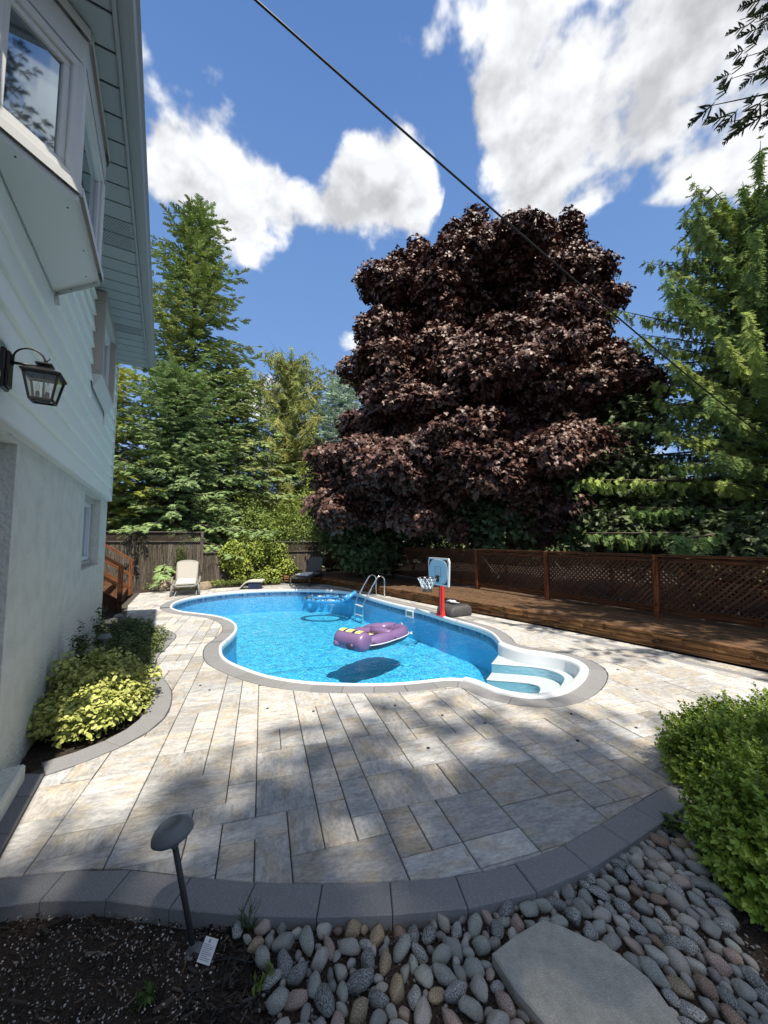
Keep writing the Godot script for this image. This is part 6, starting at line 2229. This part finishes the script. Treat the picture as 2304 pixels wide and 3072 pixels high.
	for j in jobs:
		var poly := PackedVector2Array(j[0])
		var lo := poly[0]
		var hi := poly[0]
		for p in poly:
			lo = lo.min(p)
			hi = hi.max(p)
		var xf := []
		var cols := PackedColorArray()
		while xf.size() < j[1]:
			var p := Vector2(rr(lo.x, hi.x), rr(lo.y, hi.y))
			if not Geometry2D.is_point_in_polygon(p, poly): continue
			var s: float = lerpf(j[3], j[4], pow(rng.randf(), 2.2))
			var bs := Basis(Vector3.UP, rr(0, TAU)) * Basis(Vector3.BACK, rr(-0.35, 0.35)) * Basis(Vector3.RIGHT, rr(-0.6, 0.6))
			xf.append(Transform3D(bs.scaled_local(Vector3(s, s * rr(0.6, 1.2), s * rr(0.5, 1.1))), Vector3(p.x, -0.052 + rr(-0.006, 0.012), p.y)))
			var c: Color = j[5][rng.randi() % j[5].size()]
			var k := rr(0.6, 1.35)
			cols.append(Color(c.r * k, c.g * k, c.b * k))
		var mm := mass(numbered("pebble_grit" if j[2] == peb else "bark_chips"), j[2], M.chip, self, xf, cols)
		tag(mm, j[6])

func build_stones() -> void:
	var bed := Node3D.new()
	bed.name = "river_stone_bed"
	add_child(bed)
	tag(bed, "bed of rounded grey and pink river stones along the dark border", "", "", "structure")
	var base := MB.new()
	var poly := PackedVector2Array(v2([-0.60, -1.66, -0.2, -1.645, 0.1, -1.65, 0.35, -1.69, 0.62, -1.75, 0.9, -1.86, 1.16, -1.99, 1.42, -2.13, 1.68, -2.27, 1.75, -2.30, 1.60, -2.08, 1.47, -1.92, 1.47, -1.78, 1.37, -1.62, 1.31, -1.45, 1.30, -1.05, -0.28, -1.05, -0.33, -1.30, -0.39, -1.44, -0.47, -1.55]))
	base.prism(poly, -0.12, -0.048)
	put("grit_base", base.done(), M.soil, bed)
	var slabp := PackedVector2Array(v2([0.395, -1.521, 0.50, -1.585, 0.632, -1.648, 0.70, -1.62, 0.854, -1.525, 0.915, -1.44, 0.93, -1.30, 0.945, -1.02, 0.60, -1.02, 0.52, -1.29, 0.44, -1.41]))
	var sb := MB.new()
	sb.prism(slabp, -0.08, -0.002, 0.006)
	tag(put(numbered("stepping_stone"), sb.done(), M.slab, self), "grey green concrete stepping stone set among the river stones", "stepping stone")
	var keep := Geometry2D.offset_polygon(slabp, 0.004)[0]
	var meshes := []
	for i in 18: meshes.append(rock_mesh(200 + i, [0.62, 0.7, 0.55, 0.8][i % 4], [0.22, 0.35, 0.3][i % 3], 14, 9))
	var placed := []
	var tries := 0
	var r := 0.047
	while tries < 34000:
		tries += 1
		r = lerpf(0.040, 0.0135, pow(tries / 34000.0, 0.40))
		var p := Vector2(rr(-0.6, 1.75), rr(-2.30, -1.05))
		if not Geometry2D.is_point_in_polygon(p, poly): continue
		var ok := true
		for k in keep.size():
			var a: Vector2 = keep[k]
			var c: Vector2 = keep[(k + 1) % keep.size()]
			if Geometry2D.get_closest_point_to_segment(p, a, c).distance_to(p) < r * 0.80: ok = false
		if Geometry2D.is_point_in_polygon(p, keep): ok = false
		if not ok: continue
		for q in placed:
			if p.distance_to(q[0]) < (r + q[1]) * 0.84:
				ok = false
				break
		if ok: placed.append([p, r * rr(0.92, 1.1)])
	placed.sort_custom(func(a, b): return a[1] / a[0].length() > b[1] / b[0].length())
	var rest := Node3D.new()
	var extra_xf := []
	var extra_col := PackedColorArray()
	for i in placed.size():
		var p: Vector2 = placed[i][0]
		var s: float = placed[i][1]
		var turn := rr(0, TAU)
		if p.x > 0.9: turn = -0.75 + rr(-0.35, 0.35)
		var bs := Basis(Vector3.UP, turn) * Basis(Vector3.BACK, rr(-0.4, 0.4)) * Basis(Vector3.RIGHT, rr(-0.4, 0.4))
		bs = bs.scaled_local(Vector3(s * rr(1.05, 1.5), s * rr(0.95, 1.25), s * rr(0.85, 1.02)))
		var at := Transform3D(bs, Vector3(p.x, -0.050 + s * rr(0.30, 0.55), p.y))
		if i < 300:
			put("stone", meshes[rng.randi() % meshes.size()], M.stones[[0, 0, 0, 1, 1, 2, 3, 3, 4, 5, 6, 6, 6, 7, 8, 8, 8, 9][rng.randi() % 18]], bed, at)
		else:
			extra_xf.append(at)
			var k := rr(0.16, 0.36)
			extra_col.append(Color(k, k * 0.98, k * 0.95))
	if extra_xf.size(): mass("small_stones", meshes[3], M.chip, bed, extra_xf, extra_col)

func _ready() -> void:
	rng.seed = 20240
	var cam := Camera3D.new()
	cam.name = "camera"
	cam.fov = 106.15
	cam.near = 0.05
	cam.far = 600.0
	cam.position = Vector3(0, 1.5, 0)
	cam.rotation_degrees = Vector3(4.2, 0, 0)
	add_child(cam)
	cam.current = true
	var env := Environment.new()
	env.background_mode = Environment.BG_SKY
	var sky := Sky.new()
	var pano := PanoramaSkyMaterial.new()
	pano.panorama = ImageTexture.create_from_image(sky_image())
	sky.sky_material = pano
	env.sky = sky
	env.background_energy_multiplier = 0.41
	env.tonemap_mode = Environment.TONE_MAPPER_LINEAR
	env.tonemap_exposure = EXPO
	env.sdfgi_enabled = true
	env.ssao_enabled = true
	env.ssil_enabled = true
	var we := WorldEnvironment.new()
	we.name = "environment"
	we.environment = env
	add_child(we)
	var sun := DirectionalLight3D.new()
	sun.name = "sun"
	sun.light_color = Color(1.0, 0.955, 0.885)
	sun.light_energy = 1.0
	sun.light_angular_distance = 0.6
	sun.shadow_enabled = true
	sun.basis = Basis.looking_at(-SUN_TO.normalized(), Vector3.FORWARD)
	add_child(sun)
	make_materials()
	build_ground()
	build_pool_and_patio()
	build_house()
	build_deck()
	build_lattice_fence()
	build_back_fence()
	build_stairs()
	build_trees()
	build_shrubs()
	build_stones()
	build_lantern()
	build_loungers()
	build_pool_board()
	build_hoop()
	build_ladder()
	build_floats()
	build_path_lights()
	build_cable()
	build_boulders()
